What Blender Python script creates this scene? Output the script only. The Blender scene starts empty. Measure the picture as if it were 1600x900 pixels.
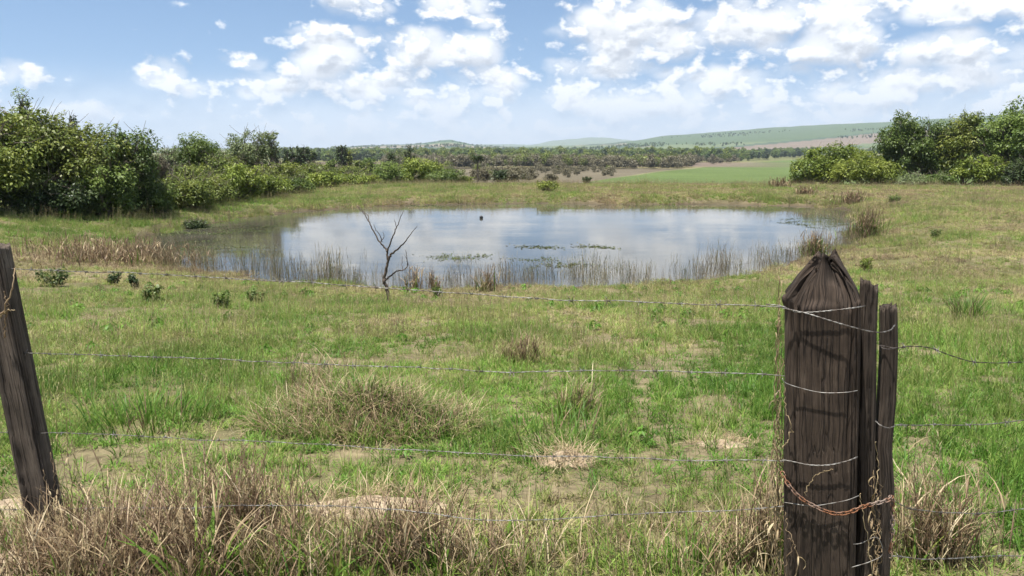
import bpy, math, random
import numpy as np
from mathutils import Vector, Matrix
R = math.radians
S = bpy.context.scene
COL = S.collection

# ------------------------------------------------------------------ camera
EYE = 1.7
PITCH = R(10.1)
cam_d = bpy.data.cameras.new('camera')
cam_d.sensor_width = 36.0
cam_d.lens = 18.0 / math.tan(R(33.5))
cam_d.clip_start = 0.05
cam_d.clip_end = 60000
cam = bpy.data.objects.new('camera', cam_d)
COL.objects.link(cam)
cam.location = (0, 0, EYE)
cam.rotation_euler = (math.pi / 2 - PITCH, 0, 0)
S.camera = cam

# ------------------------------------------------------------------ sun, sky, exposure
TOSUN = Vector((-0.20, -0.16, 1.0)).normalized()
SUN_EL = math.asin(TOSUN.z)
SUN_AZ = math.atan2(TOSUN.x, TOSUN.y)
sun_d = bpy.data.lights.new('sun', 'SUN')
sun_d.energy = 5.0
sun_d.angle = R(0.53)
sun_d.color = (1.0, 0.955, 0.88)
sun = bpy.data.objects.new('sun', sun_d)
COL.objects.link(sun)
sun.location = (0, 0, 30)
sun.rotation_euler = TOSUN.to_track_quat('Z', 'Y').to_euler()
S.view_settings.view_transform = 'Standard'
S.view_settings.look = 'None'
S.view_settings.gamma = 1.0
S.view_settings.exposure = 1.0
S.view_settings.use_curve_mapping = False
SKY_STRENGTH = 0.108

FPX = 800 / math.tan(R(33.5))            # focal length in photograph pixels (1600 wide)
HOR = 450 - FPX * math.tan(PITCH)

def pix_dir(px, py):
    a = (px - 800) / FPX; b = (450 - py) / FPX
    return np.array([a, math.cos(PITCH) + b * math.sin(PITCH), -math.sin(PITCH) + b * math.cos(PITCH)])
def pix_azel(px, py):
    d = pix_dir(px, py)
    return math.atan2(d[0], d[1]), math.atan2(d[2], math.hypot(d[0], d[1]))
def P(px, py, Y):
    d = pix_dir(px, py)
    return Vector((d[0] * Y / d[1], Y, EYE + d[2] * Y / d[1]))

world = bpy.data.worlds.new('World')
S.world = world
world.use_nodes = True

class NT:
    """small wrapper that makes node graphs short to write"""
    def __init__(s, tree): s.t = tree; s.n = tree.nodes; s.l = tree.links
    def new(s, kind, **kw):
        n = s.n.new(kind)
        for k, v in kw.items(): setattr(n, k, v)
        return n
    def put(s, sock, v):
        if v is None: return
        if isinstance(v, bpy.types.NodeSocket): s.l.new(v, sock)
        else:
            try: sock.default_value = v
            except Exception: sock.default_value = tuple(v) + (1.0,) if len(v) == 3 else v
    def m(s, op, a, b=None, c=None, clamp=False):
        n = s.new('ShaderNodeMath', operation=op, use_clamp=clamp)
        for i, v in enumerate((a, b, c)): s.put(n.inputs[i], v)
        return n.outputs[0]
    def vm(s, op, a, b=None, out=0):
        n = s.new('ShaderNodeVectorMath', operation=op)
        s.put(n.inputs[0], a); s.put(n.inputs[1], b)
        return n.outputs[out]
    def xyz(s, x, y, z):
        n = s.new('ShaderNodeCombineXYZ')
        for i, v in enumerate((x, y, z)): s.put(n.inputs[i], v)
        return n.outputs[0]
    def noise(s, vec, scale, detail=4, rough=0.5, dist=0.0, out='Fac'):
        n = s.new('ShaderNodeTexNoise')
        s.put(n.inputs['Vector'], vec); s.put(n.inputs['Scale'], scale)
        n.inputs['Detail'].default_value = detail; n.inputs['Roughness'].default_value = rough
        n.inputs['Distortion'].default_value = dist
        return n.outputs[out]
    def rng(s, v, a, b, c=0.0, d=1.0, smooth=False):
        n = s.new('ShaderNodeMapRange', interpolation_type='SMOOTHSTEP' if smooth else 'LINEAR')
        for i, q in enumerate((v, a, b, c, d)): s.put(n.inputs[i], q)
        return n.outputs[0]
    def mix(s, f, a, b, blend='MIX'):
        n = s.new('ShaderNodeMix', data_type='RGBA', blend_type=blend)
        s.put(n.inputs[0], f); s.put(n.inputs[6], a); s.put(n.inputs[7], b)
        return n.outputs[2]
    def ramp(s, f, stops):
        n = s.new('ShaderNodeValToRGB'); e = n.color_ramp.elements
        while len(e) < len(stops): e.new(0.5)
        for i, (p, c) in enumerate(stops): e[i].position = p; e[i].color = tuple(c) + (1.0,)
        s.put(n.inputs[0], f)
        return n.outputs[0]
    def attr(s, name, kind='GEOMETRY', out='Fac'):
        n = s.new('ShaderNodeAttribute', attribute_name=name, attribute_type=kind)
        return n.outputs[out]

# clouds over (azimuth, elevation) of the sky
w = NT(world.node_tree)
w.n.clear()
tc = w.new('ShaderNodeTexCoord')
dirn = tc.outputs['Generated']
sx = w.new('ShaderNodeSeparateXYZ'); w.l.new(dirn, sx.inputs[0])
az = w.m('ARCTAN2', sx.outputs[0], sx.outputs[1])
el = w.m('ARCSINE', sx.outputs[2])
# cumulus heads: photograph x, y, half width, half height, weight
BLOBS = [(515, 86, 78, 44, 1.0), (690, 78, 106, 36, .95), (560, 0, 58, 26, .85), (705, 12, 56, 22, .8), (745, 34, 34, 14, .7),
         (245, 120, 46, 26, .7), (0, 116, 50, 20, .9), (100, 186, 100, 22, .9), (390, 95, 40, 14, .55),
         (970, 48, 96, 52, 1.0), (1060, 66, 70, 30, .9), (1165, 44, 96, 44, 1.0), (1306, 64, 70, 40, 1.0), (1500, 78, 120, 30, .9),
         (1480, 0, 250, 34, .8), (940, 112, 110, 24, .8), (1150, 122, 110, 22, .75), (760, 122, 120, 20, .75), (400, 138, 150, 20, .7), (1450, 128, 220, 26, .75), (560, 132, 110, 18, .7)]
def noise2(vec, scale, detail, rough, typ='FBM', dist=0.0):
    n = w.new('ShaderNodeTexNoise', noise_dimensions='2D', noise_type=typ, normalize=(typ == 'FBM'))
    w.put(n.inputs['Vector'], vec); n.inputs['Scale'].default_value = scale
    n.inputs['Detail'].default_value = detail; n.inputs['Roughness'].default_value = rough
    n.inputs['Distortion'].default_value = dist
    return n.outputs[0]
cuv = w.xyz(az, el, 0.0)
acc = None; accu = None; UP = .018
for (bx_, by_, bw, bh, wt) in BLOBS:
    a, e = pix_azel(bx_, by_)
    n = w.new('ShaderNodeVectorMath', operation='MULTIPLY_ADD')
    w.put(n.inputs[0], cuv); n.inputs[1].default_value = (1209 / bw, 1209 / bh, 0); n.inputs[2].default_value = (-a * 1209 / bw, -e * 1209 / bh, 0)
    L = w.vm('DOT_PRODUCT', n.outputs[0], n.outputs[0], out=1)
    v = w.m('MULTIPLY_ADD', L, -.78 * wt, 1.10 * wt)
    acc = v if acc is None else w.m('MAXIMUM', acc, v)
    if wt >= .85:
        n = w.new('ShaderNodeVectorMath', operation='MULTIPLY_ADD')
        w.put(n.inputs[0], cuv); n.inputs[1].default_value = (1209 / bw, 1209 / bh, 0); n.inputs[2].default_value = (-a * 1209 / bw, -(e - UP) * 1209 / bh, 0)
        v = w.m('MULTIPLY_ADD', w.vm('DOT_PRODUCT', n.outputs[0], n.outputs[0], out=1), -.78 * wt, 1.10 * wt)
        accu = v if accu is None else w.m('MAXIMUM', accu, v)
acc = w.m('MAXIMUM', acc, -0.75)
# the scattered cumulus field that goes on all round the sky
uvs = w.vm('MULTIPLY', cuv, (1.0, 1.55, 1.0))
big = noise2(uvs, 4.6, 2, .5)
side = w.rng(w.m('ABSOLUTE', az), 0.60, 0.85, 0, 1, True)
high = w.rng(el, 0.19, 0.30, 0, 1, True)
gmask = w.m('MAXIMUM', side, high)
gen = w.m('MULTIPLY_ADD', w.m('SUBTRACT', big, 0.50), 5.0, w.m('MULTIPLY_ADD', gmask, 1.2, -1.2))
# low ranks of small clouds stacked towards the horizon
low = w.rng(el, 0.085, 0.140, 0.66, -0.9, True)
left = w.rng(az, -0.50, -0.18, -1.1, 0.0, True)
low = w.m('ADD', low, w.m('MULTIPLY', left, w.rng(el, 0.02, 0.07, 0.25, 1.0)))
acc = w.m('MAXIMUM', w.m('MAXIMUM', acc, gen), low)
n1 = noise2(uvs, 19, 7, .57)
uvu = w.vm('ADD', uvs, (-0.004, 0.016, 0))
n1u = noise2(uvu, 19, 5, .52)
bil = noise2(uvs, 38, 4, .5)
bilu = noise2(uvu, 38, 3, .5)
puff = w.m('ABSOLUTE', w.m('SUBTRACT', bil, .5)); puffu = w.m('ABSOLUTE', w.m('SUBTRACT', bilu, .5))
dens = w.m('MULTIPLY_ADD', w.m('SUBTRACT', n1, .5), 2.5, acc)
dens = w.m('MULTIPLY_ADD', w.m('SUBTRACT', puff, .08), 2.2, dens)
alpha = w.rng(dens, 0.0, 0.90, 0, 1, True)
# light from above: where the air above a point is thinner, the cloud there is lit
grad = w.m('MULTIPLY_ADD', w.m('SUBTRACT', n1, n1u), 3.6, w.m('MULTIPLY', w.m('SUBTRACT', puff, puffu), 1.6))
shp = w.m('MINIMUM', w.m('MAXIMUM', w.m('SUBTRACT', w.m('MAXIMUM', acc, 0.0), w.m('MAXIMUM', accu, 0.0)), -.55), .55)
grad = w.m('MULTIPLY_ADD', shp, .75, grad)
lit = w.rng(w.m('MULTIPLY_ADD', dens, -0.10, grad), -.85, .50, 0, 1)
ccol = w.ramp(lit, [(0.0, (.52, .55, .605)), (.36, (.68, .71, .755)), (.62, (.84, .855, .88)), (1.0, (1.03, 1.03, 1.02))])
sky = w.new('ShaderNodeTexSky', sky_type='NISHITA')
sky.sun_disc = False
sky.sun_elevation = SUN_EL
sky.sun_rotation = SUN_AZ
sky.altitude = 900
w.put(sky.inputs[0], w.vm('NORMALIZE', w.vm('ADD', dirn, (0, 0, 0.11))))
sky.air_density = 1.0; sky.dust_density = .15; sky.ozone_density = .45
skyc = w.vm('MULTIPLY', sky.outputs[0], (SKY_STRENGTH * .92, SKY_STRENGTH * 1.08, SKY_STRENGTH * 1.16))
# milky air low over the horizon veils the clouds
veil = w.rng(el, 0.0, 0.095, 0.85, 0.0, True)
ccol2 = w.mix(veil, ccol, (.66, .72, .81))
alpha2 = w.m('MAXIMUM', w.m('MULTIPLY', alpha, 0.97), w.m('MULTIPLY', w.rng(el, 0.0, 0.105, 0.95, 0.0, True), w.rng(az, -.5, -.2, .8, 1.0)))
fin = w.mix(alpha2, skyc, ccol2)
below = w.rng(el, -0.03, 0.0, 0, 1)
fin = w.mix(below, (.20, .20, .17), fin)
bg = w.new('ShaderNodeBackground'); w.put(bg.inputs[0], fin); bg.inputs[1].default_value = 0.61
wo = w.new('ShaderNodeOutputWorld'); w.l.new(bg.outputs[0], wo.inputs[0])
world.cycles.sampling_method = 'NONE'
S.cycles.use_adaptive_sampling = True; S.cycles.adaptive_threshold = 0.02
S.cycles.max_bounces = 5; S.cycles.diffuse_bounces = 2; S.cycles.glossy_bounces = 2
S.cycles.transmission_bounces = 3; S.cycles.transparent_max_bounces = 4

# ------------------------------------------------------------------ helpers
def hash2(ix, iy, seed):
    h = (ix.astype(np.int64) * 374761393 + iy.astype(np.int64) * 668265263 + seed * 1442695041) & 0x7fffffff
    h = ((h ^ (h >> 13)) * 1274126177) & 0x7fffffff
    return ((h ^ (h >> 16)) & 0xffffff) / float(0xffffff)
def vnoise(x, y, seed=0):
    x = np.asarray(x, float); y = np.asarray(y, float)
    ix = np.floor(x); iy = np.floor(y); fx = x - ix; fy = y - iy
    fx = fx * fx * (3 - 2 * fx); fy = fy * fy * (3 - 2 * fy)
    a = hash2(ix, iy, seed); b = hash2(ix + 1, iy, seed); c = hash2(ix, iy + 1, seed); d = hash2(ix + 1, iy + 1, seed)
    return (a * (1 - fx) + b * fx) * (1 - fy) + (c * (1 - fx) + d * fx) * fy
def fbm(x, y, seed=0, oct=4):
    s = 0; a = .5; t = 0
    for o in range(oct):
        s = s + a * vnoise(np.asarray(x) * 2 ** o, np.asarray(y) * 2 ** o, seed + o * 17); t += a; a *= .5
    return s / t
def sstep(a, b, x):
    t = np.clip((np.asarray(x, float) - a) / (b - a), 0, 1); return t * t * (3 - 2 * t)

def mk_mesh(name, V, F, mats=(), smooth=False, attrs=None, mi=None):
    V = np.asarray(V, np.float32); me = bpy.data.meshes.new(name)
    groups = F if isinstance(F, list) else [F]
    groups = [np.asarray(f, np.int32) for f in groups if len(f)]
    me.vertices.add(len(V)); me.vertices.foreach_set('co', V.ravel())
    if groups:
        idx = np.concatenate([f.ravel() for f in groups])
        cnt = np.concatenate([np.full(len(f), f.shape[1], np.int32) for f in groups])
        st = np.concatenate([[0], np.cumsum(cnt)[:-1]]).astype(np.int32)
        me.loops.add(len(idx)); me.loops.foreach_set('vertex_index', idx)
        me.polygons.add(len(cnt)); me.polygons.foreach_set('loop_start', st); me.polygons.foreach_set('loop_total', cnt)
        if mi is not None: me.polygons.foreach_set('material_index', np.asarray(mi, np.int32))
    for m_ in mats: me.materials.append(m_)
    me.update(calc_edges=True)
    if smooth and groups: me.polygons.foreach_set('use_smooth', np.ones(len(me.polygons), bool))
    for k, (ty, arr) in (attrs or {}).items():
        at = me.attributes.new(k, ty, 'POINT')
        arr = np.asarray(arr)
        if ty == 'FLOAT': at.data.foreach_set('value', arr.astype(np.float32).ravel())
        elif ty == 'INT': at.data.foreach_set('value', arr.astype(np.int32).ravel())
        elif ty == 'FLOAT_VECTOR': at.data.foreach_set('vector', arr.astype(np.float32).ravel())
        elif ty == 'FLOAT_COLOR':
            c4 = np.ones((len(V), 4), np.float32); c4[:, :3] = arr
            at.data.foreach_set('color', c4.ravel())
    return me
def obj(name, me, parent=None, loc=None):
    o = bpy.data.objects.new(name, me); COL.objects.link(o)
    if parent is not None: o.parent = parent
    if loc is not None: o.location = loc
    return o
def tag(o, label=None, cat=None, group=None, kind=None):
    if label: o['label'] = label
    if cat: o['category'] = cat
    if group: o['group'] = group
    if kind: o['kind'] = kind
    return o
def thing(name, label, cat, loc, group=None, rz=0):
    o = bpy.data.objects.new(name, None); COL.objects.link(o)
    o.location = loc; o.rotation_euler = (0, 0, rz); o.empty_display_size = .2
    return tag(o, label, cat, group)

class MB:
    """mesh accumulator"""
    def __init__(s): s.V = []; s.Q = []; s.T = []; s.n = 0; s.A = []
    def add(s, V, Q=None, T=None, a=0.0):
        V = np.asarray(V, float).reshape(-1, 3)
        if Q is not None and len(Q): s.Q.append(np.asarray(Q) + s.n)
        if T is not None and len(T): s.T.append(np.asarray(T) + s.n)
        s.V.append(V); s.n += len(V)
        s.A.append(np.broadcast_to(np.asarray(a, float), (len(V),)))
    def tube(s, pts, rad, sides=6, cap=True, a=0.0):
        pts = np.asarray(pts, float); n = len(pts); rad = np.broadcast_to(np.asarray(rad, float), (n,))
        tg = np.gradient(pts, axis=0); tg /= np.linalg.norm(tg, axis=1)[:, None] + 1e-9
        up = np.array([0, 0, 1.]) if abs(tg[0][2]) < .9 else np.array([1., 0, 0])
        u = np.cross(tg[0], up); u /= np.linalg.norm(u)
        V = []
        th = np.arange(sides) * 2 * math.pi / sides
        for i in range(n):
            u = u - tg[i] * np.dot(u, tg[i]); u /= np.linalg.norm(u) + 1e-9
            v = np.cross(tg[i], u)
            V.append(pts[i] + rad[i] * (np.cos(th)[:, None] * u + np.sin(th)[:, None] * v))
        V = np.concatenate(V); k = np.arange(sides); k2 = (k + 1) % sides
        Q = np.concatenate([np.stack([i * sides + k, i * sides + k2, (i + 1) * sides + k2, (i + 1) * sides + k], 1) for i in range(n - 1)])
        T = None
        if cap:
            V = np.concatenate([V, pts[:1], pts[-1:]])
            T = np.concatenate([np.stack([k2, k, np.full(sides, n * sides)], 1), np.stack([(n - 1) * sides + k, (n - 1) * sides + k2, np.full(sides, n * sides + 1)], 1)])
        s.add(V, Q, T, a)
    def mesh(s, name, mats, smooth=True, attr='val'):
        fs = []
        if s.Q: fs.append(np.concatenate(s.Q))
        if s.T: fs.append(np.concatenate(s.T))
        return mk_mesh(name, np.concatenate(s.V), fs, mats, smooth, {attr: ('FLOAT', np.concatenate(s.A))})

def bend(p0, p1, rng, amt=.12, n=6, sag=0):
    p0 = np.asarray(p0, float); p1 = np.asarray(p1, float); L = np.linalg.norm(p1 - p0)
    c = rng.normal(0, amt * L, 3); t = np.linspace(0, 1, n)[:, None]
    return p0 + (p1 - p0) * t + 4 * t * (1 - t) * (c * .5 + np.array([0, 0, sag]))

# ------------------------------------------------------------------ materials
MAT = {}
def new_mat(name):
    m = bpy.data.materials.new(name); m.use_nodes = True
    k = NT(m.node_tree); k.n.clear(); MAT[name] = m
    return m, k
def out(k, bsdf, disp=None):
    o = k.new('ShaderNodeOutputMaterial'); k.l.new(bsdf, o.inputs[0])
def principled(k, col, rough=.8, spec=.3, normal=None, **kw):
    b = k.new('ShaderNodeBsdfPrincipled')
    k.put(b.inputs['Base Color'], col); k.put(b.inputs['Roughness'], rough)
    k.put(b.inputs['Specular IOR Level'], spec)
    if normal is not None: k.l.new(normal, b.inputs['Normal'])
    for a, v in kw.items(): k.put(b.inputs[a], v)
    return b.outputs[0]
def bump(k, h, strength=.5, dist=.01):
    b = k.new('ShaderNodeBump'); b.inputs['Strength'].default_value = strength; b.inputs['Distance'].default_value = dist
    k.l.new(h, b.inputs['Height']); return b.outputs[0]
def leaf_bsdf(k, col, trans=.35, rough=.5, spec=.25, tcol=None):
    p = principled(k, col, rough, spec)
    t = k.new('ShaderNodeBsdfTranslucent'); k.put(t.inputs[0], tcol if tcol is not None else col)
    mx = k.new('ShaderNodeMixShader'); mx.inputs[0].default_value = trans
    k.l.new(p, mx.inputs[1]); k.l.new(t.outputs[0], mx.inputs[2])
    return mx.outputs[0]

# ground: field colours from the sheet's own colour attribute, broken up by noise
m, k = new_mat('ground_soil')
geo = k.new('ShaderNodeNewGeometry').outputs['Position']
base = k.attr('field', out='Color')
n_a = k.noise(geo, 1.7, 6, .62); n_b = k.noise(geo, 14, 5, .65); n_c = k.noise(geo, .02, 5, .6)
v_ = k.m('MULTIPLY', k.rng(n_a, .25, .75, .62, 1.35), k.rng(n_b, .25, .75, .6, 1.4))
v_ = k.m('MULTIPLY', v_, k.rng(n_c, .3, .7, .84, 1.16))
colr = k.vm('MULTIPLY', base, k.xyz(v_, v_, v_))
out(k, principled(k, colr, .95, .1, bump(k, k.m('ADD', n_b, n_a), .6, .03)))

# grass and reeds: 'tint' of the tuft (0 green, 1 dry) and 'blade' of each blade choose along the ramp
def grass_mat(name, ramp, spread=.42, trans=.38):
    m, k = new_mat(name)
    f = k.m('ADD', k.attr('tint', 'INSTANCER'), k.m('MULTIPLY', k.m('SUBTRACT', k.attr('val'), .5), spread))
    c = k.ramp(f, ramp)
    b = k.rng(k.attr('lum', 'INSTANCER'), 0, 1, .66, 1.26)
    c = k.vm('MULTIPLY', c, k.xyz(b, b, b))
    out(k, leaf_bsdf(k, c, trans, .5, .22))
    return m
GR = [(0.0, (.072, .155, .020)), (.25, (.138, .272, .038)), (.5, (.240, .318, .072)), (.68, (.345, .330, .125)), (.84, (.46, .38, .22)), (1.0, (.28, .205, .13))]
grass_mat('grass_blade', GR, .55)
grass_mat('reed_stem', [(0.0, (.07, .10, .03)), (.4, (.16, .15, .07)), (.7, (.27, .22, .13)), (1.0, (.17, .125, .085))], .6, .15)

def plain_grass_mat(name, ramp, trans=.3):
    m, k = new_mat(name)
    out(k, leaf_bsdf(k, k.ramp(k.attr('val'), ramp), trans, .5, .22))
plain_grass_mat('straw', [(0, (.13, .085, .055)), (.35, (.26, .18, .11)), (.7, (.46, .36, .21)), (1, (.60, .50, .33))])
plain_grass_mat('green_blade', [(0, (.060, .135, .020)), (.5, (.14, .24, .036)), (.8, (.25, .29, .07)), (1, (.45, .38, .2))])

def tree_leaf_mat(name, dark, mid, light, trans=.3):
    m, k = new_mat(name)
    c = k.ramp(k.attr('val'), [(0.0, dark), (.5, mid), (1.0, light)])
    oi = k.new('ShaderNodeObjectInfo')
    b = k.rng(oi.outputs['Random'], 0, 1, .85, 1.15)
    out(k, leaf_bsdf(k, k.vm('MULTIPLY', c, k.xyz(b, b, b)), trans, .48, .3))
tree_leaf_mat('leaf_olive', (.066, .090, .019), (.125, .165, .032), (.22, .245, .052))
tree_leaf_mat('leaf_green', (.050, .082, .018), (.095, .145, .032), (.18, .24, .055))
tree_leaf_mat('leaf_bright', (.085, .120, .018), (.155, .205, .030), (.265, .305, .055))
tree_leaf_mat('leaf_dark', (.020, .036, .012), (.040, .065, .020), (.075, .105, .034), .2)
tree_leaf_mat('leaf_dry', (.090, .080, .046), (.140, .126, .076), (.20, .182, .112), .25)
tree_leaf_mat('leaf_pale', (.075, .105, .045), (.13, .165, .07), (.20, .24, .10))

m, k = new_mat('bark')
tcn = k.new('ShaderNodeTexCoord').outputs['Object']
nb = k.noise(k.vm('MULTIPLY', tcn, (6, 6, 1.2)), 3, 6, .6)
out(k, principled(k, k.ramp(nb, [(.25, (.07, .055, .042)), (.55, (.15, .125, .10)), (.8, (.27, .24, .20))]), .9, .15, bump(k, nb, .6, .02)))
m, k = new_mat('dead_bark')
tcn = k.new('ShaderNodeTexCoord').outputs['Object']
nb = k.noise(tcn, 14, 5, .6)
out(k, principled(k, k.ramp(nb, [(.3, (.035, .028, .023)), (.7, (.13, .10, .08))]), .9, .15))

def wood_mat(name, dark, mid, light):
    m, k = new_mat(name)
    t = k.attr('rest', out='Vector')
    wob = k.vm('SCALE', k.noise(t, 5, 3, .5, out='Color'), None); wob.node.inputs['Scale'].default_value = .022
    tw = k.vm('ADD', t, wob)
    fib = k.noise(k.vm('MULTIPLY', tw, (48, 48, 1.1)), 3.0, 7, .66)
    fin_ = k.noise(k.vm('MULTIPLY', tw, (170, 170, 3)), 3.0, 4, .6)
    blot = k.noise(t, 7, 5, .6)
    f = k.m('ADD', k.m('MULTIPLY', fib, .75), k.m('MULTIPLY', k.m('SUBTRACT', blot, .35), .55))
    c = k.ramp(f, [(.30, dark), (.52, mid), (.80, light)])
    hv = k.rng(k.attr('val'), 0, 1, .22, 1.0)          # depth of cracks: the wood colour is darkened in them
    c = k.vm('MULTIPLY', c, k.xyz(hv, hv, hv))
    crk = k.noise(k.vm('MULTIPLY', tw, (30, 30, .9)), 1.6, 2, .5)
    crk = k.rng(k.m('ABSOLUTE', k.m('SUBTRACT', crk, .5)), 0, .03, 0, 1)
    c = k.mix(k.m('MULTIPLY', k.m('SUBTRACT', 1.0, crk), .75), c, (.014, .010, .008))
    h = k.m('ADD', k.m('ADD', k.m('MULTIPLY', fib, .8), k.m('MULTIPLY', fin_, .35)), k.m('MULTIPLY', crk, .5))
    out(k, principled(k, c, .85, .25, bump(k, h, .9, .008)))
wood_mat('post_wood', (.029, .0205, .015), (.073, .052, .038), (.19, .146, .109))
wood_mat('pole_wood', (.034, .026, .020), (.076, .058, .045), (.18, .145, .114))
wood_mat('grey_wood', (.062, .048, .037), (.135, .105, .082), (.29, .24, .19))

m, k = new_mat('galvanised_wire')
t = k.new('ShaderNodeNewGeometry').outputs['Position']
nb = k.noise(t, 40, 4, .6)
out(k, principled(k, k.ramp(nb, [(.36, (.08, .06, .048)), (.54, (.20, .19, .175)), (.78, (.36, .35, .33))]), .5, .5, None, Metallic=.55))
m, k = new_mat('dark_wire')
out(k, principled(k, (.06, .05, .045), .6, .4, None, Metallic=.4))
m, k = new_mat('rusty_iron')
t = k.new('ShaderNodeNewGeometry').outputs['Position']
nb = k.noise(t, 60, 4, .6); n3 = k.noise(t, 11, 3, .5)
c = k.ramp(nb, [(.3, (.07, .035, .022)), (.55, (.22, .095, .045)), (.8, (.33, .17, .10))])
c = k.mix(k.rng(n3, .48, .62, 0, .75), c, (.27, .23, .20))
out(k, principled(k, c, .75, .3, bump(k, nb, .5, .002), Metallic=.2))

m, k = new_mat('sandy_soil')
t = k.new('ShaderNodeTexCoord').outputs['Object']
nb = k.noise(t, 9, 7, .65); n3 = k.noise(t, 45, 4, .6)
out(k, principled(k, k.ramp(k.m('ADD', k.m('MULTIPLY', nb, .7), k.m('MULTIPLY', n3, .3)), [(.3, (.16, .12, .08)), (.5, (.32, .25, .175)), (.7, (.50, .41, .30))]), .95, .1,
                  bump(k, k.m('ADD', nb, k.m('MULTIPLY', n3, .5)), .9, .02)))

m, k = new_mat('dark_soil')
t = k.new('ShaderNodeTexCoord').outputs['Object']
nb = k.noise(t, 12, 5, .6)
out(k, principled(k, k.ramp(nb, [(.3, (.05, .045, .02)), (.7, (.12, .10, .055))]), .95, .1))
m, k = new_mat('pond_water')
t = k.new('ShaderNodeNewGeometry').outputs['Position']
r1 = k.noise(k.vm('MULTIPLY', t, (1.2, 3.0, 1)), 2.2, 3, .55); r2 = k.noise(k.vm('MULTIPLY', t, (.10, .45, 1)), 1.0, 3, .5)
hb = k.m('ADD', k.m('MULTIPLY', r1, k.rng(r2, .40, .62, .15, 1.0)), k.m('MULTIPLY', r2, .4))
silt = k.noise(t, .35, 4, .6)
wc = k.ramp(silt, [(.3, (.040, .040, .030)), (.7, (.085, .078, .060))])
out(k, principled(k, wc, .035, .5, bump(k, hb, .075, .04), IOR=1.333))
m, k = new_mat('float_rubber')
out(k, principled(k, (.012, .012, .012), .55, .4))
m, k = new_mat('pale_stone')
t = k.new('ShaderNodeTexCoord').outputs['Object']
nb = k.noise(t, 3, 5, .6)
out(k, principled(k, k.ramp(nb, [(.3, (.30, .27, .23)), (.7, (.48, .44, .39))]), .9, .2, bump(k, nb, .6, .05)))
#==STRUCTURE==
# ------------------------------------------------------------------ pond outline and terrain
WATER_Z = -2.0
SHORE_PIX = [(243, 392), (250, 410), (300, 420), (360, 424), (440, 432), (540, 442), (640, 447), (760, 446), (900, 442), (1050, 438), (1140, 428), (1195, 414),
             (1240, 404), (1290, 393), (1336, 374), (1341, 350), (1328, 331), (1300, 323.5), (1200, 321), (1000, 319), (800, 318.5), (640, 320), (560, 324),
             (470, 331), (400, 338), (330, 348), (270, 359), (245, 372)]
def on_plane(px, py, z):
    d = pix_dir(px, py); s = (z - EYE) / d[2]
    return (d[0] * s, d[1] * s)
SHORE = np.array([on_plane(x, y, WATER_Z) for x, y in SHORE_PIX])
def smooth_loop(Pn, it=2):
    for _ in range(it):
        q = np.roll(Pn, -1, 0); Pn = np.stack([.75 * Pn + .25 * q, .25 * Pn + .75 * q], 1).reshape(-1, 2)
    return Pn
SHORE = smooth_loop(SHORE, 2)
_c = SHORE.mean(0); _d = SHORE - _c; _d = _d / np.linalg.norm(_d, axis=1)[:, None]
SHORE = SHORE + _d * ((fbm(SHORE[:, 0] * .45, SHORE[:, 1] * .45, 123, 3) - .5) * 1.7 + (vnoise(SHORE[:, 0] * 1.6, SHORE[:, 1] * 1.6, 124) - .5) * .7)[:, None]
SHORE = smooth_loop(SHORE, 1)
def pond_sd(x, y):
    x = np.asarray(x, float).ravel(); y = np.asarray(y, float).ravel()
    res = np.empty(len(x)); A = SHORE; B = np.roll(SHORE, -1, 0)
    for c0 in range(0, len(x), 20000):
        px = x[c0:c0 + 20000, None]; py = y[c0:c0 + 20000, None]
        ex, ey = (B - A).T; wx = px - A[:, 0]; wy = py - A[:, 1]
        t = np.clip((wx * ex + wy * ey) / (ex * ex + ey * ey), 0, 1)
        d = np.sqrt(((wx - ex * t) ** 2 + (wy - ey * t) ** 2).min(1))
        cr = ((A[:, 1] > py) != (B[:, 1] > py)) & (px < (B[:, 0] - A[:, 0]) * (py - A[:, 1]) / (B[:, 1] - A[:, 1] + 1e-12) + A[:, 0])
        res[c0:c0 + 20000] = np.where(cr.sum(1) % 2 == 1, -d, d)
    return res
def az_of(px): return math.atan((px - 800) / (FPX * math.cos(PITCH) + (450 - HOR) * math.sin(PITCH)))
def e_of(py): return math.degrees(math.atan((HOR - py) / (FPX * math.cos(PITCH) + (450 - HOR) * math.sin(PITCH))))
RX = [-400, 0, 400, 500, 560, 620, 660, 688, 705, 722, 742, 800, 900, 960, 1000, 1040, 1100, 1200, 1300, 1400, 1500, 1600, 1800, 2300]
RE = [.5, .3, .1, .02, .33, .42, .5, .70, .75, .6, .38, .25, .35, .55, .75, 1.05, 1.25, 1.62, 1.88, 2.1, 2.35, 2.65, 2.9, 2.0]
R2X = [0, 500, 640, 760, 800, 835, 860, 920, 950, 985, 1010, 1100, 1600]
R2E = [.1, .1, .2, .45, .42, .42, .68, .92, .90, .72, .55, .4, .3]
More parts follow.
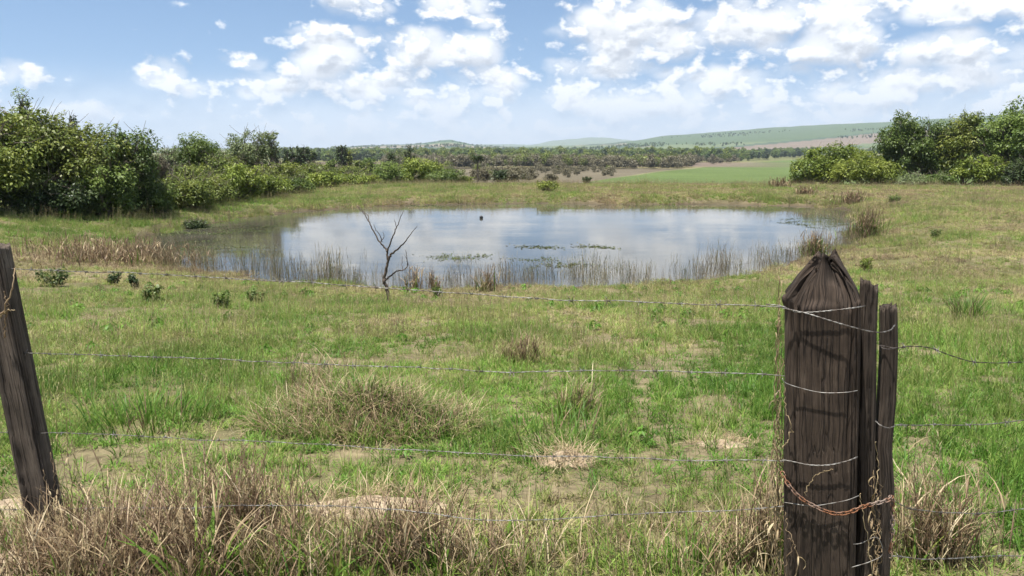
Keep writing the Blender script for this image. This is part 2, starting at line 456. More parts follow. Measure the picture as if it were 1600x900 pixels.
def terrain(x, y, detail=True):
    x = np.asarray(x, float); y = np.asarray(y, float); sh = x.shape
    x = x.ravel(); y = y.ravel()
    r = np.hypot(x, y); az = np.arctan2(x, y)
    # near: paddock falling from the fence to the pond, bank round the pond
    B = np.interp(y, [-60, 2.5, 6, 11, 16, 21, 28, 38, 50, 62, 76], [0.3, 0.0, -.28, -.80, -1.28, -1.72, -1.5, -1.52, -1.60, -1.54, -1.48])
    B = B + np.clip((np.abs(x) - 16) * .012, 0, .5) * sstep(14, 30, y) - .06 * sstep(2, -16, x) * sstep(42, 54, y) + .30 * sstep(-12, -16, x) * sstep(24, 30, y) * sstep(48, 42, y)
    z = B.copy()
    nearm = r < 95
    sd = np.full(len(x), 50.0)
    sd[nearm] = pond_sd(x[nearm], y[nearm])
    sl = np.interp(y, [20, 28, 40, 54], [.09, .13, .15, .20])
    bank = np.where(sd > 0, WATER_Z - .03 + sd * sl + .012 * np.maximum(sd - 3, 0) ** 2, WATER_Z - .03 - np.minimum(-sd * .14, .9))
    z = np.minimum(z, bank)
    # far: valley and hills, given as the slope angle seen from the fence
    pxq = 800 + np.tan(np.clip(az, -1.2, 1.2)) * (FPX * math.cos(PITCH) + (450 - HOR) * math.sin(PITCH))
    ridge = np.interp(pxq, RX, RE) * np.cos(np.clip(az, -1.5, 1.5)); ridge2 = np.interp(pxq, R2X, R2E)
    back = np.abs(az) > 1.2
    ridge = np.where(back, .3, ridge); ridge2 = np.where(back, .3, ridge2)
    lr = np.log(np.maximum(r, 1))
    kn = np.log([60, 75, 110, 150, 250, 400, 600, 900, 1300, 2000])
    e_near = np.interp(lr, kn, [-2.56, -2.62, -2.42, -2.2, -1.8, -1.35, -1.0, -.62, -.33, -.05])
    t1 = np.clip((lr - math.log(2000)) / (math.log(4300) - math.log(2000)), 0, 1)
    e = np.where(r < 2000, e_near, -.05 + (ridge + .05) * t1 ** .8)
    t2 = np.clip((lr - math.log(4300)) / (math.log(5200) - math.log(4300)), 0, 1)
    e = np.where(r > 4300, ridge - .35 * t2, e)
    t3 = np.clip((lr - math.log(5200)) / (math.log(8200) - math.log(5200)), 0, 1)
    e = np.where(r > 5200, (ridge - .35) * (1 - t3) + ridge2 * t3, e)
    t4 = np.clip((r - 8200) / 1300, 0, 1)
    e = np.where(r > 8200, ridge2 - .3 * t4, e)
    zf = EYE + r * np.tan(np.radians(e))
    lim = np.interp(pxq, [-400, 300, 450, 1300, 2000], [80, 78, 71, 72, 74])
    f = sstep(lim * .97, lim * 1.22, r)
    z = z * (1 - f) + zf * f
    if detail:
        amp = np.interp(r, [0, 3, 20, 60, 300, 2000, 5000], [.03, .06, .12, .16, .3, 1.5, 4])
        sc = np.interp(r, [0, 30, 80, 400, 3000], [.9, .45, .25, .03, .004])
        ok = np.clip((np.abs(sd) - .1) / 2.0, .12, 1)
        z = z + (fbm(x * .8, y * .8, 3, 3) - .5) * np.where(r < 90, amp * ok, 0) + (fbm(x * .012, y * .012, 9, 3) - .5) * np.where(r > 200, amp * 2, 0)
    return z.reshape(sh)
def gz(x, y): return float(terrain(np.array([x]), np.array([y]))[0])
def at(px, py, rmax=90):
    """where the line of sight through a photograph pixel meets the ground"""
    d = pix_dir(px, py); s = np.geomspace(1.5, rmax, 1500)
    x = d[0] * s; y = d[1] * s; z = EYE + d[2] * s
    h = z - terrain(x, y)
    i = int(np.argmax(h < 0)) if (h < 0).any() else len(s) - 1
    return Vector((x[i], y[i], float(terrain(x[i:i + 1], y[i:i + 1])[0])))
def at_r(px, r):
    a = az_of(px); x = math.sin(a) * r; y = math.cos(a) * r
    return Vector((x, y, gz(x, y)))

# ground sheet: a polar grid, fine where the camera looks, out to the horizon
rr = np.concatenate([np.geomspace(.25, 2, 12, endpoint=False), np.geomspace(2, 80, 180, endpoint=False), np.geomspace(80, 9500, 185)])
fine = np.radians(np.arange(-44, 44.01, .17))
coarse = np.radians(np.arange(50, 310.1, 6))
aa = np.concatenate([fine, coarse]); na = len(aa); nr = len(rr)
AZ, RR = np.meshgrid(aa, rr)
GX = np.sin(AZ) * RR; GY = np.cos(AZ) * RR; GZ = terrain(GX, GY)
V = np.stack([GX, GY, GZ], -1).reshape(-1, 3)
i, j = np.meshgrid(np.arange(nr - 1), np.arange(na), indexing='ij'); j2 = (j + 1) % na
F = np.stack([i * na + j, i * na + j2, (i + 1) * na + j2, (i + 1) * na + j], -1).reshape(-1, 4)
V = np.concatenate([V, [[0, 0, gz(0, 0)]]])
cap = np.stack([np.full(na, len(V) - 1), np.roll(np.arange(na), -1), np.arange(na)], 1)
x, y = V[:, 0], V[:, 1]; r = np.hypot(x, y); az_ = np.arctan2(x, y)
px_ = 800 + np.tan(np.clip(az_, -1.2, 1.2)) * (FPX * math.cos(PITCH) + (450 - HOR) * math.sin(PITCH))
c = np.empty((len(V), 3)); c[:] = (.105, .100, .045)                      # thatch and earth under the grass
dry = sstep(.45, .62, fbm(x * .25, y * .25, 40, 4))
c = c * (1 - dry[:, None]) + np.array((.165, .135, .080)) * dry[:, None]
def paint(mask, col):
    mk = np.clip(mask, 0, 1)[:, None]; c[:] = c * (1 - mk) + np.array(col) * mk
sdv = np.where(r < 95, pond_sd(x, y), 50.0)
paint(sstep(1.3, .3, sdv), (.075, .058, .038))
paint(sstep(75, 95, r), (.22, .20, .085))
wob = (fbm(px_ * .01, np.log(r + 1) * 3, 5, 3) - .5)
far = sstep(95, 110, r)
paint(far * sstep(480, 430, r + wob * 60), (.115, .098, .066))              # ploughed brown field
gedge = np.interp(px_, [880, 930, 1000, 1080, 1245, 1420], [90, 150, 265, 430, 930, 1100])
paint(far * sstep(1, .96, r / gedge) * sstep(915, 930, px_), (.085, .118, .037))  # young green crop
paint(far * sstep(.985, 1.0, r / gedge) * sstep(1.06, 1.03, r / gedge) * sstep(935, 1000, px_), (.15, .15, .075))  # pale headland track
paint(sstep(460, 520, r) * sstep(760, 690, r) * sstep(1300, 1100, px_), (.135, .105, .080))
paint(sstep(700, 800, r) * sstep(1500, 1350, r) * (1 - sstep(1.0, .98, r / gedge) * (px_ > 925)), (.12, .125, .055))
# hills: strips of cane, pasture and red earth
hf = sstep(1450, 1600, r)
fldn = fbm(px_ * .012 + np.log(r + 1) * 1.3, np.log(r + 1) * 7, 60, 2)
hillc = np.where((fldn > .56)[:, None], (.11, .135, .068), np.where((fldn > .47)[:, None], (.070, .100, .050), np.where((fldn > .40)[:, None], (.16, .145, .10), (.050, .072, .040))))
c[:] = c * (1 - hf[:, None]) + hillc * hf[:, None]
paint(hf * (px_ > 980) * sstep(2500, 2600, r) * sstep(4400, 4300, r), (.070, .100, .048))
soilb = np.interp(px_, [1080, 1200, 1300, 1400, 1600], [1900, 2000, 2150, 2450, 2700]); soilt = np.interp(px_, [1080, 1200, 1300, 1400, 1600], [1930, 2350, 2700, 3150, 3200])
paint(hf * (px_ > 1085) * (r > soilb) * (r < soilt), (.155, .122, .092))     # bare pinkish soil
paint(hf * (px_ > 1040) * (r > soilt) * (r < soilt + 120), (.05, .075, .045))
paint(hf * (px_ < 760) * sstep(2600, 2700, r) * sstep(3300, 3200, r) * (px_ > 500), (.21, .175, .13))
paint(hf * (px_ < 680) * (px_ > 560) * (r > 2350) * (r < 2750), (.045, .065, .045))
paint(hf * (px_ > 655) * (px_ < 735) * (r > 3600) * (r < 4600), (.05, .085, .042))
paint(sstep(5000, 5400, r), (.12, .15, .09))
ground = obj('ground', mk_mesh('ground', V, [F, cap], [MAT['ground_soil']], True, {'field': ('FLOAT_COLOR', c)}))
tag(ground, 'sloping paddock ground running past the pond to the far fields and hills', None, None, 'structure')

# water sheet of the pond
W = SHORE.copy(); cen = W.mean(0)
ring = cen + (W - cen) * 1.06
nW = len(W); Vw = [np.c_[cen[0], cen[1], WATER_Z]]
lev = [.25, .5, .75, 1.0]
for q in lev: Vw.append(np.c_[cen + (ring - cen) * q, np.full(nW, WATER_Z)])
Vw = np.concatenate(Vw); k_ = np.arange(nW); k2_ = (k_ + 1) % nW
Tw = np.stack([np.zeros(nW, int), 1 + k_, 1 + k2_], 1)
Qw = np.concatenate([np.stack([1 + q * nW + k_, 1 + (q + 1) * nW + k_, 1 + (q + 1) * nW + k2_, 1 + q * nW + k2_], 1) for q in range(3)])
water = obj('pond_water', mk_mesh('pond_water', Vw, [Qw, Tw], [MAT['pond_water']], True))
tag(water, 'still grey pond reflecting the clouds behind the wire fence', None, None, 'structure')

# ------------------------------------------------------------------ scattering (masses nobody could count)
def lib(name, objs):
    cl = bpy.data.collections.new(name)
    for o in objs: cl.objects.link(o)
    return cl
def scatter(name, label, pts, rotz, tilt, scl, pick, tint, lum, collection):
    n = len(pts)
    me = mk_mesh(name, pts, [], [], False, {
        'rot': ('FLOAT_VECTOR', np.stack([tilt[:, 0], tilt[:, 1], rotz], 1)), 'scl': ('FLOAT_VECTOR', scl), 'pick': ('INT', pick),
        'tint': ('FLOAT', tint), 'lum': ('FLOAT', lum)})
    o = obj(name, me)
    ng = bpy.data.node_groups.new(name + '_scatter', 'GeometryNodeTree')
    ng.interface.new_socket('Geometry', in_out='INPUT', socket_type='NodeSocketGeometry')
    ng.interface.new_socket('Geometry', in_out='OUTPUT', socket_type='NodeSocketGeometry')
    N = ng.nodes; L = ng.links
    gi = N.new('NodeGroupInput'); go = N.new('NodeGroupOutput')
    ci = N.new('GeometryNodeCollectionInfo'); ci.inputs['Collection'].default_value = collection
    ci.inputs['Separate Children'].default_value = True; ci.inputs['Reset Children'].default_value = True
    iop = N.new('GeometryNodeInstanceOnPoints'); iop.inputs['Pick Instance'].default_value = True
    mp = N.new('GeometryNodeMeshToPoints')
    def na_(nm, ty):
        q = N.new('GeometryNodeInputNamedAttribute'); q.data_type = ty; q.inputs['Name'].default_value = nm
        return q.outputs['Attribute']
    er = N.new('FunctionNodeEulerToRotation')
    L.new(na_('rot', 'FLOAT_VECTOR'), er.inputs[0])
    L.new(gi.outputs[0], mp.inputs[0]); L.new(mp.outputs[0], iop.inputs['Points'])
    L.new(ci.outputs[0], iop.inputs['Instance']); L.new(na_('pick', 'INT'), iop.inputs['Instance Index'])
    L.new(er.outputs[0], iop.inputs['Rotation']); L.new(na_('scl', 'FLOAT_VECTOR'), iop.inputs['Scale'])
    L.new(iop.outputs[0], go.inputs[0])
    md = o.modifiers.new('scatter', 'NODES'); md.node_group = ng
    tag(o, label, None, None, 'stuff')
    return o

def leaf_quads(cen, nrm, axis, ln, wd):
    """one folded rhombus per leaf"""
    nrm = nrm / (np.linalg.norm(nrm, axis=1)[:, None] + 1e-9)
    axis = axis - nrm * (axis * nrm).sum(1)[:, None]; axis /= np.linalg.norm(axis, axis=1)[:, None] + 1e-9
    side = np.cross(nrm, axis)
    ln = ln[:, None]; wd = wd[:, None]
    V = np.stack([cen - axis * ln * .5, cen + side * wd * .5 + nrm * wd * .16, cen + axis * ln * .5 - nrm * ln * .12, cen - side * wd * .5 + nrm * wd * .16], 1)
    n = len(cen)
    return V.reshape(-1, 3), np.arange(n * 4).reshape(n, 4)
def clump_leaves(rng, centres, radii, counts, leaf, val, squash=.8):
    ci = np.repeat(np.arange(len(centres)), counts); n = len(ci)
    d = rng.normal(0, 1, (n, 3)); d /= np.linalg.norm(d, axis=1)[:, None]
    rad = radii[ci] * (.35 + .65 * rng.random(n) ** .45) * (1 + rng.normal(0, .12, n))
    off = d * rad[:, None]; off[:, 2] *= squash
    p = centres[ci] + off
    nr_ = d * .55 + np.array([0, 0, .75]) + rng.normal(0, .38, (n, 3))
    ax = d + rng.normal(0, .5, (n, 3)) + np.array([0, 0, -.25])
    ln = leaf * (.5 + .95 * rng.random(n)); wd = ln * (.42 + .2 * rng.random(n))
    V, Q = leaf_quads(p, nr_, ax, ln, wd)
    vv = np.clip(val[ci] + rng.normal(0, .13, n) + d[:, 2] * .08, 0, 1)
    return V, Q, np.repeat(vv, 4)

def make_tree(name, label, cat, loc, h, rx, ry=None, low=.25, leafmat='leaf_green', leaf=.16, dens=1.0, seed=1, val=.5, group=None, sparse=0.0, lobes=9, bare=0, tint2=None, trunks=1):
    """trunk with limbs and a crown of leaf clumps inside several lobes"""
    rng = np.random.default_rng(seed); ry = ry or rx
    t = thing(name, label, cat, loc, group)
    zc0 = h * low; ch = h - zc0
    # lobes
    L = []
    for q in range(lobes):
        a = rng.random() * 1.2 + q * 2.4; f = .42 + .36 * rng.random()
        zz = zc0 + ch * (.22 + .56 * (q + .5) / lobes + rng.normal(0, .05))
        wz = 1 - abs((zz - zc0) / ch - .45) * .75
        L.append((math.cos(a) * rx * f * wz, math.sin(a) * ry * f * wz, zz, rx * (.34 + .22 * rng.random()) * wz, ry * (.34 + .22 * rng.random()) * wz, ch * (.15 + .11 * rng.random())))
    L.append((rng.normal(0, rx * .08), rng.normal(0, ry * .08), h - ch * .24, rx * .42, ry * .42, ch * .24))
    L.append((rng.normal(0, rx * .1), 0, zc0 + ch * .40, rx * .72, ry * .72, ch * .36))
    vol = sum(a[3] * a[4] * a[5] for a in L)
    C = []; Rr = []; Vv = []
    cr = max(.20, min(.62, .20 * (rx + ch * .4)))
    for (lx, ly, lz, ax_, ay_, az2) in L:
        n = max(4, int(dens * 2.15 * (ax_ * ay_ + ax_ * az2 + ay_ * az2) / (cr * cr) * (1 - sparse)))
        d = rng.normal(0, 1, (n, 3)); d /= np.linalg.norm(d, axis=1)[:, None]
        s = .45 + .55 * rng.random(n) ** .5; s *= 1 + rng.normal(0, .16, n)
        c_ = np.stack([lx + d[:, 0] * ax_ * s, ly + d[:, 1] * ay_ * s, lz + d[:, 2] * az2 * s], 1)
        lv = rng.normal(0, .16)
        C.append(c_); Rr.append(cr * (.40 + .80 * rng.random(n))); Vv.append(np.clip(val + lv + rng.normal(0, .17, n), 0, 1))
    sprigs = []
    for q in range(14 + lobes):                                            # leafy shoots that break the outline
        l_ = L[rng.integers(len(L))]; d = rng.normal(0, 1, 3); d[2] = abs(d[2]) * .9 + .25; d /= np.linalg.norm(d)
        p0 = np.array(l_[:3]) + d * np.array(l_[3:]) * .75; Ls = cr * (.6 + .9 * rng.random()); p1 = p0 + (d + np.array([0, 0, .35])) * Ls; p1[2] = min(p1[2], h * 1.02)
        sprigs.append((np.array(l_[:3]), p0, p1)); m_ = rng.integers(2, 5); u_ = np.linspace(.35, 1.0, m_)[:, None]
        C.append(p0 + (p1 - p0) * u_ + rng.normal(0, cr * .12, (m_, 3))); Rr.append(cr * np.linspace(.5, .28, m_)); Vv.append(np.clip(val + .1 + rng.normal(0, .15, m_), 0, 1))
    C = np.concatenate(C); Rr = np.concatenate(Rr); Vv = np.concatenate(Vv)
    keep = C[:, 2] > max(.05, zc0 * .6); C, Rr, Vv = C[keep], Rr[keep], Vv[keep]
    cnt = np.maximum(6, (Rr ** 2 / (leaf ** 2) * 8.5).astype(int)); wr = (h - .75 * cr) / max(.1, C[:, 2].max()); C[:, 2] *= min(1.0, wr)
    tot = cnt.sum(); cap_ = 16000
    if tot > cap_:
        f = cap_ / tot; cnt = np.maximum(5, (cnt * f).astype(int)); leaf = leaf * min(1.5, f ** -.5)
    V, Q, A = clump_leaves(rng, C, Rr, cnt, leaf, Vv)
    V[:, 2] = np.maximum(V[:, 2], .02)
    mats = [MAT[leafmat]]
    obj('crown', mk_mesh('crown', V, Q, mats, False, {'val': ('FLOAT', A)}), t)
    # trunk and limbs
    b = MB(); tr = max(.035, h * .020)
    for (pc, p0, p1) in sprigs: b.tube(np.array([pc, pc * .45 + p0 * .55 + rng.normal(0, .03, 3), p0, p0 * .5 + p1 * .5 + rng.normal(0, .02, 3), p1]), np.linspace(.020, .006, 5), 4, False)
    for tk in range(trunks):
        a = rng.random() * 6.28; off = (0 if trunks == 1 else .25 * rx) * rng.random()
        top = np.array([math.cos(a) * rx * .18 * trunks ** .5, math.sin(a) * ry * .18 * trunks ** .5, h * .72])
        tp = bend((math.cos(a) * off, math.sin(a) * off, -.15), top, rng, .07, 9)
        b.tube(tp, np.linspace(tr, tr * .35, 9), 7)
        if tk == 0:
            for l_ in L: b.tube(bend(tp[int(np.clip(8 * (l_[2] / h - .22) / .72, 1, 7))], np.array(l_[:3]), rng, .1, 6, -.02 * h), np.linspace(tr * .5, .016, 6), 5, False)
        pick = rng.choice(len(C), min(len(C), 15 + int(10 * bare)), replace=False)
        for q in pick:
            i0 = int(np.clip(8 * (C[q, 2] / h - .18 - .2 * rng.random()) / .72, 1, 7))
            lp = bend(tp[i0], C[q], rng, .14, 6, -.03 * h)
            b.tube(lp, np.linspace(tr * .42, .012, 6), 5, False)
            dd = np.linalg.norm(C - C[q], axis=1); near = np.argsort(dd)[1:4]
            for u in near:
                b.tube(bend(lp[3], C[u], rng, .15, 4), np.linspace(tr * .18, .008, 4), 4, False)
    for q in range(int(bare * 26)):
        a = rng.random() * 6.28; z0 = h * (.1 + .5 * rng.random()); rr_ = .3 + .4 * rng.random()
        p0 = np.array([math.cos(a) * rx * rr_ * .6, math.sin(a) * ry * rr_ * .6, z0]); p1 = p0 + np.array([math.cos(a) * rx * .6, math.sin(a) * ry * .6, h * (.1 + .3 * rng.random())]) * (.5 + .8 * rng.random())
        lp = bend(p0, p1, rng, .15, 5); b.tube(lp, np.linspace(.022, .007, 5), 4, False)
        for _ in range(3):
            s0 = lp[rng.integers(1, 4)]; b.tube(bend(s0, s0 + rng.normal(0, .35, 3) + np.array([0, 0, .3]), rng, .2, 4), np.linspace(.012, .005, 4), 4, False)
    obj('trunk', b.mesh('trunk', [MAT['bark']]), t)
    return t
# ------------------------------------------------------------------ trees and bushes round the pond
def tree_at(px, r, top_py, half_px, name, label, cat='tree', **kw):
    loc = at_r(px, r)
    h = EYE + math.tan(math.radians(e_of(top_py))) * r - loc.z
    return make_tree(name, label, cat, loc, h, half_px / 1228 * r, **kw)
GL = 'trees on the left bank of the pond'; GM = 'bushes along the dam'; GRR = 'trees on the right bank of the pond'
# left bank
tree_at(-70, 42, 164, 110, 'broadleaf_tree', 'tall olive green tree at the photo\'s left edge, cut off by the frame', seed=11, leafmat='leaf_olive', low=.12, val=.5, group=GL, bare=.8, leaf=.12)
tree_at(28, 43, 168, 74, 'broadleaf_tree', 'dense olive tree with thin emergent tip, second from the left edge', seed=12, leafmat='leaf_olive', low=.10, val=.5, group=GL, bare=.9, leaf=.13)
tree_at(42, 46, 155, 14, 'slender_tree', 'thin sparse treetop poking above the leftmost olive trees', seed=13, leafmat='leaf_green', low=.45, sparse=.55, lobes=3, val=.4, leaf=.13)
tree_at(100, 43.5, 180, 72, 'broadleaf_tree', 'yellowish olive tree with grey dead twigs low in its crown', seed=14, leafmat='leaf_olive', low=.12, val=.65, group=GL, bare=1.2, leaf=.13)
tree_at(112, 46.5, 183, 12, 'slender_tree', 'small dark twig of a treetop rising between two olive trees', seed=15, leafmat='leaf_dark', low=.5, sparse=.4, lobes=3, leaf=.13)
tree_at(182, 44, 196, 58, 'broadleaf_tree', 'dark rounded green tree ending the tall left clump', seed=16, leafmat='leaf_green', low=.08, val=.45, group=GL, bare=.4, leaf=.13)
tree_at(160, 42.6, 232, 44, 'leafy_bush', 'fresh green bush in front of the dark rounded tree on the left', cat='bush', seed=17, leafmat='leaf_green', low=.05, val=.85, bare=.2, leaf=.14)
tree_at(60, 42, 262, 60, 'leafy_bush', 'dark low bush with dry stalks under the leftmost trees', cat='bush', seed=18, leafmat='leaf_dark', low=.03, val=.6, bare=1.0, leaf=.13)
tree_at(228, 44.5, 272, 34, 'leafy_bush', 'green bush at the foot of the dark rounded tree\'s right side', cat='bush', seed=19, leafmat='leaf_green', low=.03, val=.8, bare=.3, leaf=.13)
tree_at(240, 48, 232, 24, 'bare_shrub', 'grey leafless twiggy shrub in the gap between the left trees', cat='shrub', seed=20, leafmat='leaf_dry', low=.3, sparse=.72, bare=2.6, lobes=3, leaf=.08)
tree_at(303, 64, 208, 46, 'broadleaf_tree', 'round-headed green tree standing behind the bank bushes left of the pond', seed=21, leafmat='leaf_green', low=.22, val=.55, bare=.3)
tree_at(258, 60, 226, 22, 'slender_tree', 'small pale ragged tree beside the round-headed tree', seed=22, leafmat='leaf_pale', low=.4, sparse=.45, lobes=4, bare=.4)
tree_at(382, 66, 196, 40, 'sparse_tree', 'tall open-crowned pale tree with airy twigs behind the bank bushes', seed=23, leafmat='leaf_pale', low=.30, sparse=.35, lobes=6, bare=1.2, val=.5)
tree_at(418, 67, 203, 19, 'sparse_tree', 'small pale tuft-headed tree leaning right of the tall airy tree', seed=24, leafmat='leaf_pale', low=.55, sparse=.2, lobes=3, bare=.3, val=.65)
tree_at(345, 56, 236, 36, 'leafy_bush', 'dry brownish bush below the tall airy tree', cat='bush', seed=25, leafmat='leaf_olive', low=.1, val=.35, bare=1.3)
tree_at(252, 50, 256, 30, 'leafy_bush', 'dull olive bush under the grey leafless shrub', cat='bush', seed=43, leafmat='leaf_olive', low=.03, val=.5, bare=.5, leaf=.14)
tree_at(300, 52, 250, 34, 'leafy_bush', 'brownish green bush below the round-headed green tree', cat='bush', seed=44, leafmat='leaf_olive', low=.03, val=.4, bare=.7, leaf=.15)
tree_at(440, 64, 246, 30, 'leafy_bush', 'olive bush below the dark stand of trees', cat='bush', seed=45, leafmat='leaf_olive', low=.05, val=.5, bare=.6)
tree_at(490, 84, 250, 34, 'leafy_bush', 'brown-tinged bush to the right of the dark stand', cat='bush', seed=46, leafmat='leaf_olive', low=.05, val=.42, bare=.6, leaf=.2)
tree_at(276, 47, 262, 44, 'leafy_bush', 'olive bush with dead twigs on the left pond bank', cat='bush', seed=26, leafmat='leaf_olive', low=.03, val=.5, bare=.8, leaf=.13)
tree_at(322, 49.5, 266, 36, 'leafy_bush', 'mid green bush left of the yellow-green bush', cat='bush', seed=27, leafmat='leaf_olive', low=.03, val=.62, bare=.6, leaf=.13)
tree_at(368, 53, 246, 36, 'leafy_bush', 'large bright yellow-green bush on the left pond bank', cat='bush', seed=28, leafmat='leaf_bright', low=.03, val=.62, bare=.2, leaf=.14)
tree_at(418, 57.5, 264, 30, 'leafy_bush', 'green bush right of the large yellow-green bush', cat='bush', seed=29, leafmat='leaf_bright', low=.03, val=.35, leaf=.14)
tree_at(412, 62, 252, 34, 'leafy_bush', 'olive bush set back behind the bank bushes', cat='bush', seed=30, leafmat='leaf_olive', low=.05, val=.6, bare=.4)
tree_at(458, 62, 270, 28, 'leafy_bush', 'low dark green bush where the bank bends', cat='bush', seed=31, leafmat='leaf_green', low=.03, val=.55, leaf=.14)
tree_at(468, 74, 250, 38, 'leafy_bush', 'brownish olive bush behind the bend of the bank', cat='bush', seed=32, leafmat='leaf_olive', low=.05, val=.42, bare=.8)
tree_at(502, 70, 262, 30, 'leafy_bush', 'light green bush with yellow shoots on the dam', cat='bush', seed=33, leafmat='leaf_bright', low=.03, val=.5, group=GM)
tree_at(545, 76, 264, 30, 'leafy_bush', 'light green bush mixed with dry twigs on the dam', cat='bush', seed=34, leafmat='leaf_bright', low=.03, val=.38, group=GM, bare=.4)
tree_at(576, 83, 268, 22, 'leafy_bush', 'low yellow-green bush left of the dark hollow in the dam bushes', cat='bush', seed=35, leafmat='leaf_bright', low=.03, val=.72, group=GM)
tree_at(535, 88, 253, 42, 'leafy_bush', 'dull green bush set back behind the dam bushes', cat='bush', seed=36, leafmat='leaf_olive', low=.05, val=.6, bare=.4)
tree_at(604, 86, 248, 28, 'leafy_bush', 'green bush with dark hollow centre on the dam', cat='bush', seed=37, leafmat='leaf_green', low=.06, val=.7, group=GM, bare=.4)
tree_at(655, 89, 241, 42, 'leafy_bush', 'biggest bright green dome-shaped bush on the dam', cat='bush', seed=38, leafmat='leaf_bright', low=.03, val=.5, group=GM)
tree_at(697, 87, 258, 32, 'leafy_bush', 'rounded darker green bush at the right end of the dam bushes', cat='bush', seed=39, leafmat='leaf_green', low=.03, val=.66, group=GM)
tree_at(726, 88, 272, 14, 'leafy_bush', 'small pale green bush ending the dam bushes', cat='bush', seed=40, leafmat='leaf_bright', low=.03, val=.45, group=GM)
tree_at(638, 98, 224, 7, 'columnar_tree', 'dark narrow upright tree top above the dome-shaped bush', seed=41, leafmat='leaf_dark', low=.2, lobes=6, val=.5)
tree_at(612, 98, 236, 13, 'columnar_tree', 'dark round-topped tree left of the narrow upright tree', seed=42, leafmat='leaf_dark', low=.3, lobes=4, val=.6)
# right bank
tree_at(1300, 87.7, 219, 56, 'leafy_bush', 'big sloping yellow-green bush beside the green field', cat='bush', seed=51, leafmat='leaf_bright', low=.04, val=.34, group=GRR, leaf=.22)
tree_at(1262, 86.2, 244, 24, 'leafy_bush', 'green bush forming the edge of the right trees by the field', cat='bush', seed=52, leafmat='leaf_green', low=.04, val=.75, leaf=.21)
tree_at(1352, 83.3, 230, 40, 'leafy_bush', 'brightest yellow-green bush in front of the tall right trees', cat='bush', seed=53, leafmat='leaf_bright', low=.03, val=.68, leaf=.21)
tree_at(1404, 89.1, 178, 38, 'broadleaf_tree', 'tall dark green tree first of the right bank row', seed=54, leafmat='leaf_green', low=.15, val=.5, group=GRR, bare=.3, leaf=.22)
tree_at(1456, 89.1, 188, 40, 'broadleaf_tree', 'dark tree in the middle of the right bank row', seed=55, leafmat='leaf_green', low=.12, val=.45, group=GRR, bare=.3, leaf=.22)
tree_at(1512, 87.7, 176, 38, 'broadleaf_tree', 'pointed olive tree in the right bank row', seed=56, leafmat='leaf_olive', low=.15, val=.6, group=GRR, bare=.3, leaf=.22)
tree_at(1572, 86.2, 164, 44, 'broadleaf_tree', 'tallest green tree of the right bank row', seed=57, leafmat='leaf_green', low=.15, val=.62, group=GRR, bare=.3, leaf=.22)
tree_at(1640, 84.7, 156, 50, 'broadleaf_tree', 'green tree at the photo\'s right edge, cut off by the frame', seed=58, leafmat='leaf_green', low=.12, val=.6, group=GRR, leaf=.21)
tree_at(1545, 82.5, 235, 32, 'leafy_bush', 'pale yellow-green bush with whitish stem under the tallest right tree', cat='bush', seed=59, leafmat='leaf_bright', low=.10, val=.45, bare=.5, leaf=.21)
tree_at(1425, 82.5, 262, 28, 'leafy_bush', 'grey-green low bush under the first tall right tree', cat='bush', seed=60, leafmat='leaf_pale', low=.03, val=.55, leaf=.16)
tree_at(1473, 81.8, 262, 24, 'leafy_bush', 'dark green low bush under the middle of the right row', cat='bush', seed=61, leafmat='leaf_green', low=.03, val=.5, leaf=.16)
tree_at(1598, 81.8, 240, 24, 'leafy_bush', 'dark low bush by the right edge under the tall trees', cat='bush', seed=62, leafmat='leaf_dark', low=.03, val=.7, leaf=.16)
tree_at(1250, 87.7, 274, 13, 'leafy_bush', 'low bush at the foot of the right trees where the crop begins', cat='bush', seed=63, leafmat='leaf_green', low=.02, val=.8, leaf=.14)
tree_at(1285, 86.2, 277, 16, 'leafy_bush', 'small pale bush on the bank below the sloping yellow-green bush', cat='bush', seed=64, leafmat='leaf_bright', low=.02, val=.6, leaf=.13)
tree_at(1390, 84.7, 274, 20, 'leafy_bush', 'low leafy bush below the brightest yellow-green bush', cat='bush', seed=65, leafmat='leaf_bright', low=.02, val=.4, leaf=.14)
# small bushes on the banks and below the dam
tree_at(296, 40.3, 333, 17, 'leafy_bush', 'small dark tussocky bush on the grassy left shore', cat='bush', seed=70, leafmat='leaf_dark', low=.02, val=.7, leaf=.08)
tree_at(856, 62, 279, 16, 'leafy_bush', 'small flat-topped lime green bush on the dam', cat='bush', seed=71, leafmat='leaf_bright', low=.02, val=.75, leaf=.12)
tree_at(918, 88, 274, 6, 'leafy_bush', 'tiny dark bush beside the pale track at the field corner', cat='bush', seed=72, leafmat='leaf_dark', low=.05, val=.7, leaf=.16)
tree_at(783, 120, 262, 18, 'leafy_bush', 'dark bush behind the dam right of the palm', cat='bush', seed=73, leafmat='leaf_dark', low=.05, val=.75, leaf=.3, bare=.4)
tree_at(757, 115, 264, 8, 'bare_shrub', 'thin brown shrub beside the palm trunk', cat='shrub', seed=74, leafmat='leaf_dry', low=.1, sparse=.3, leaf=.2)
tree_at(862, 130, 268, 12, 'bare_shrub', 'brown leafless shrub behind the lime green bush', cat='shrub', seed=75, leafmat='leaf_dry', low=.05, sparse=.2, leaf=.22)
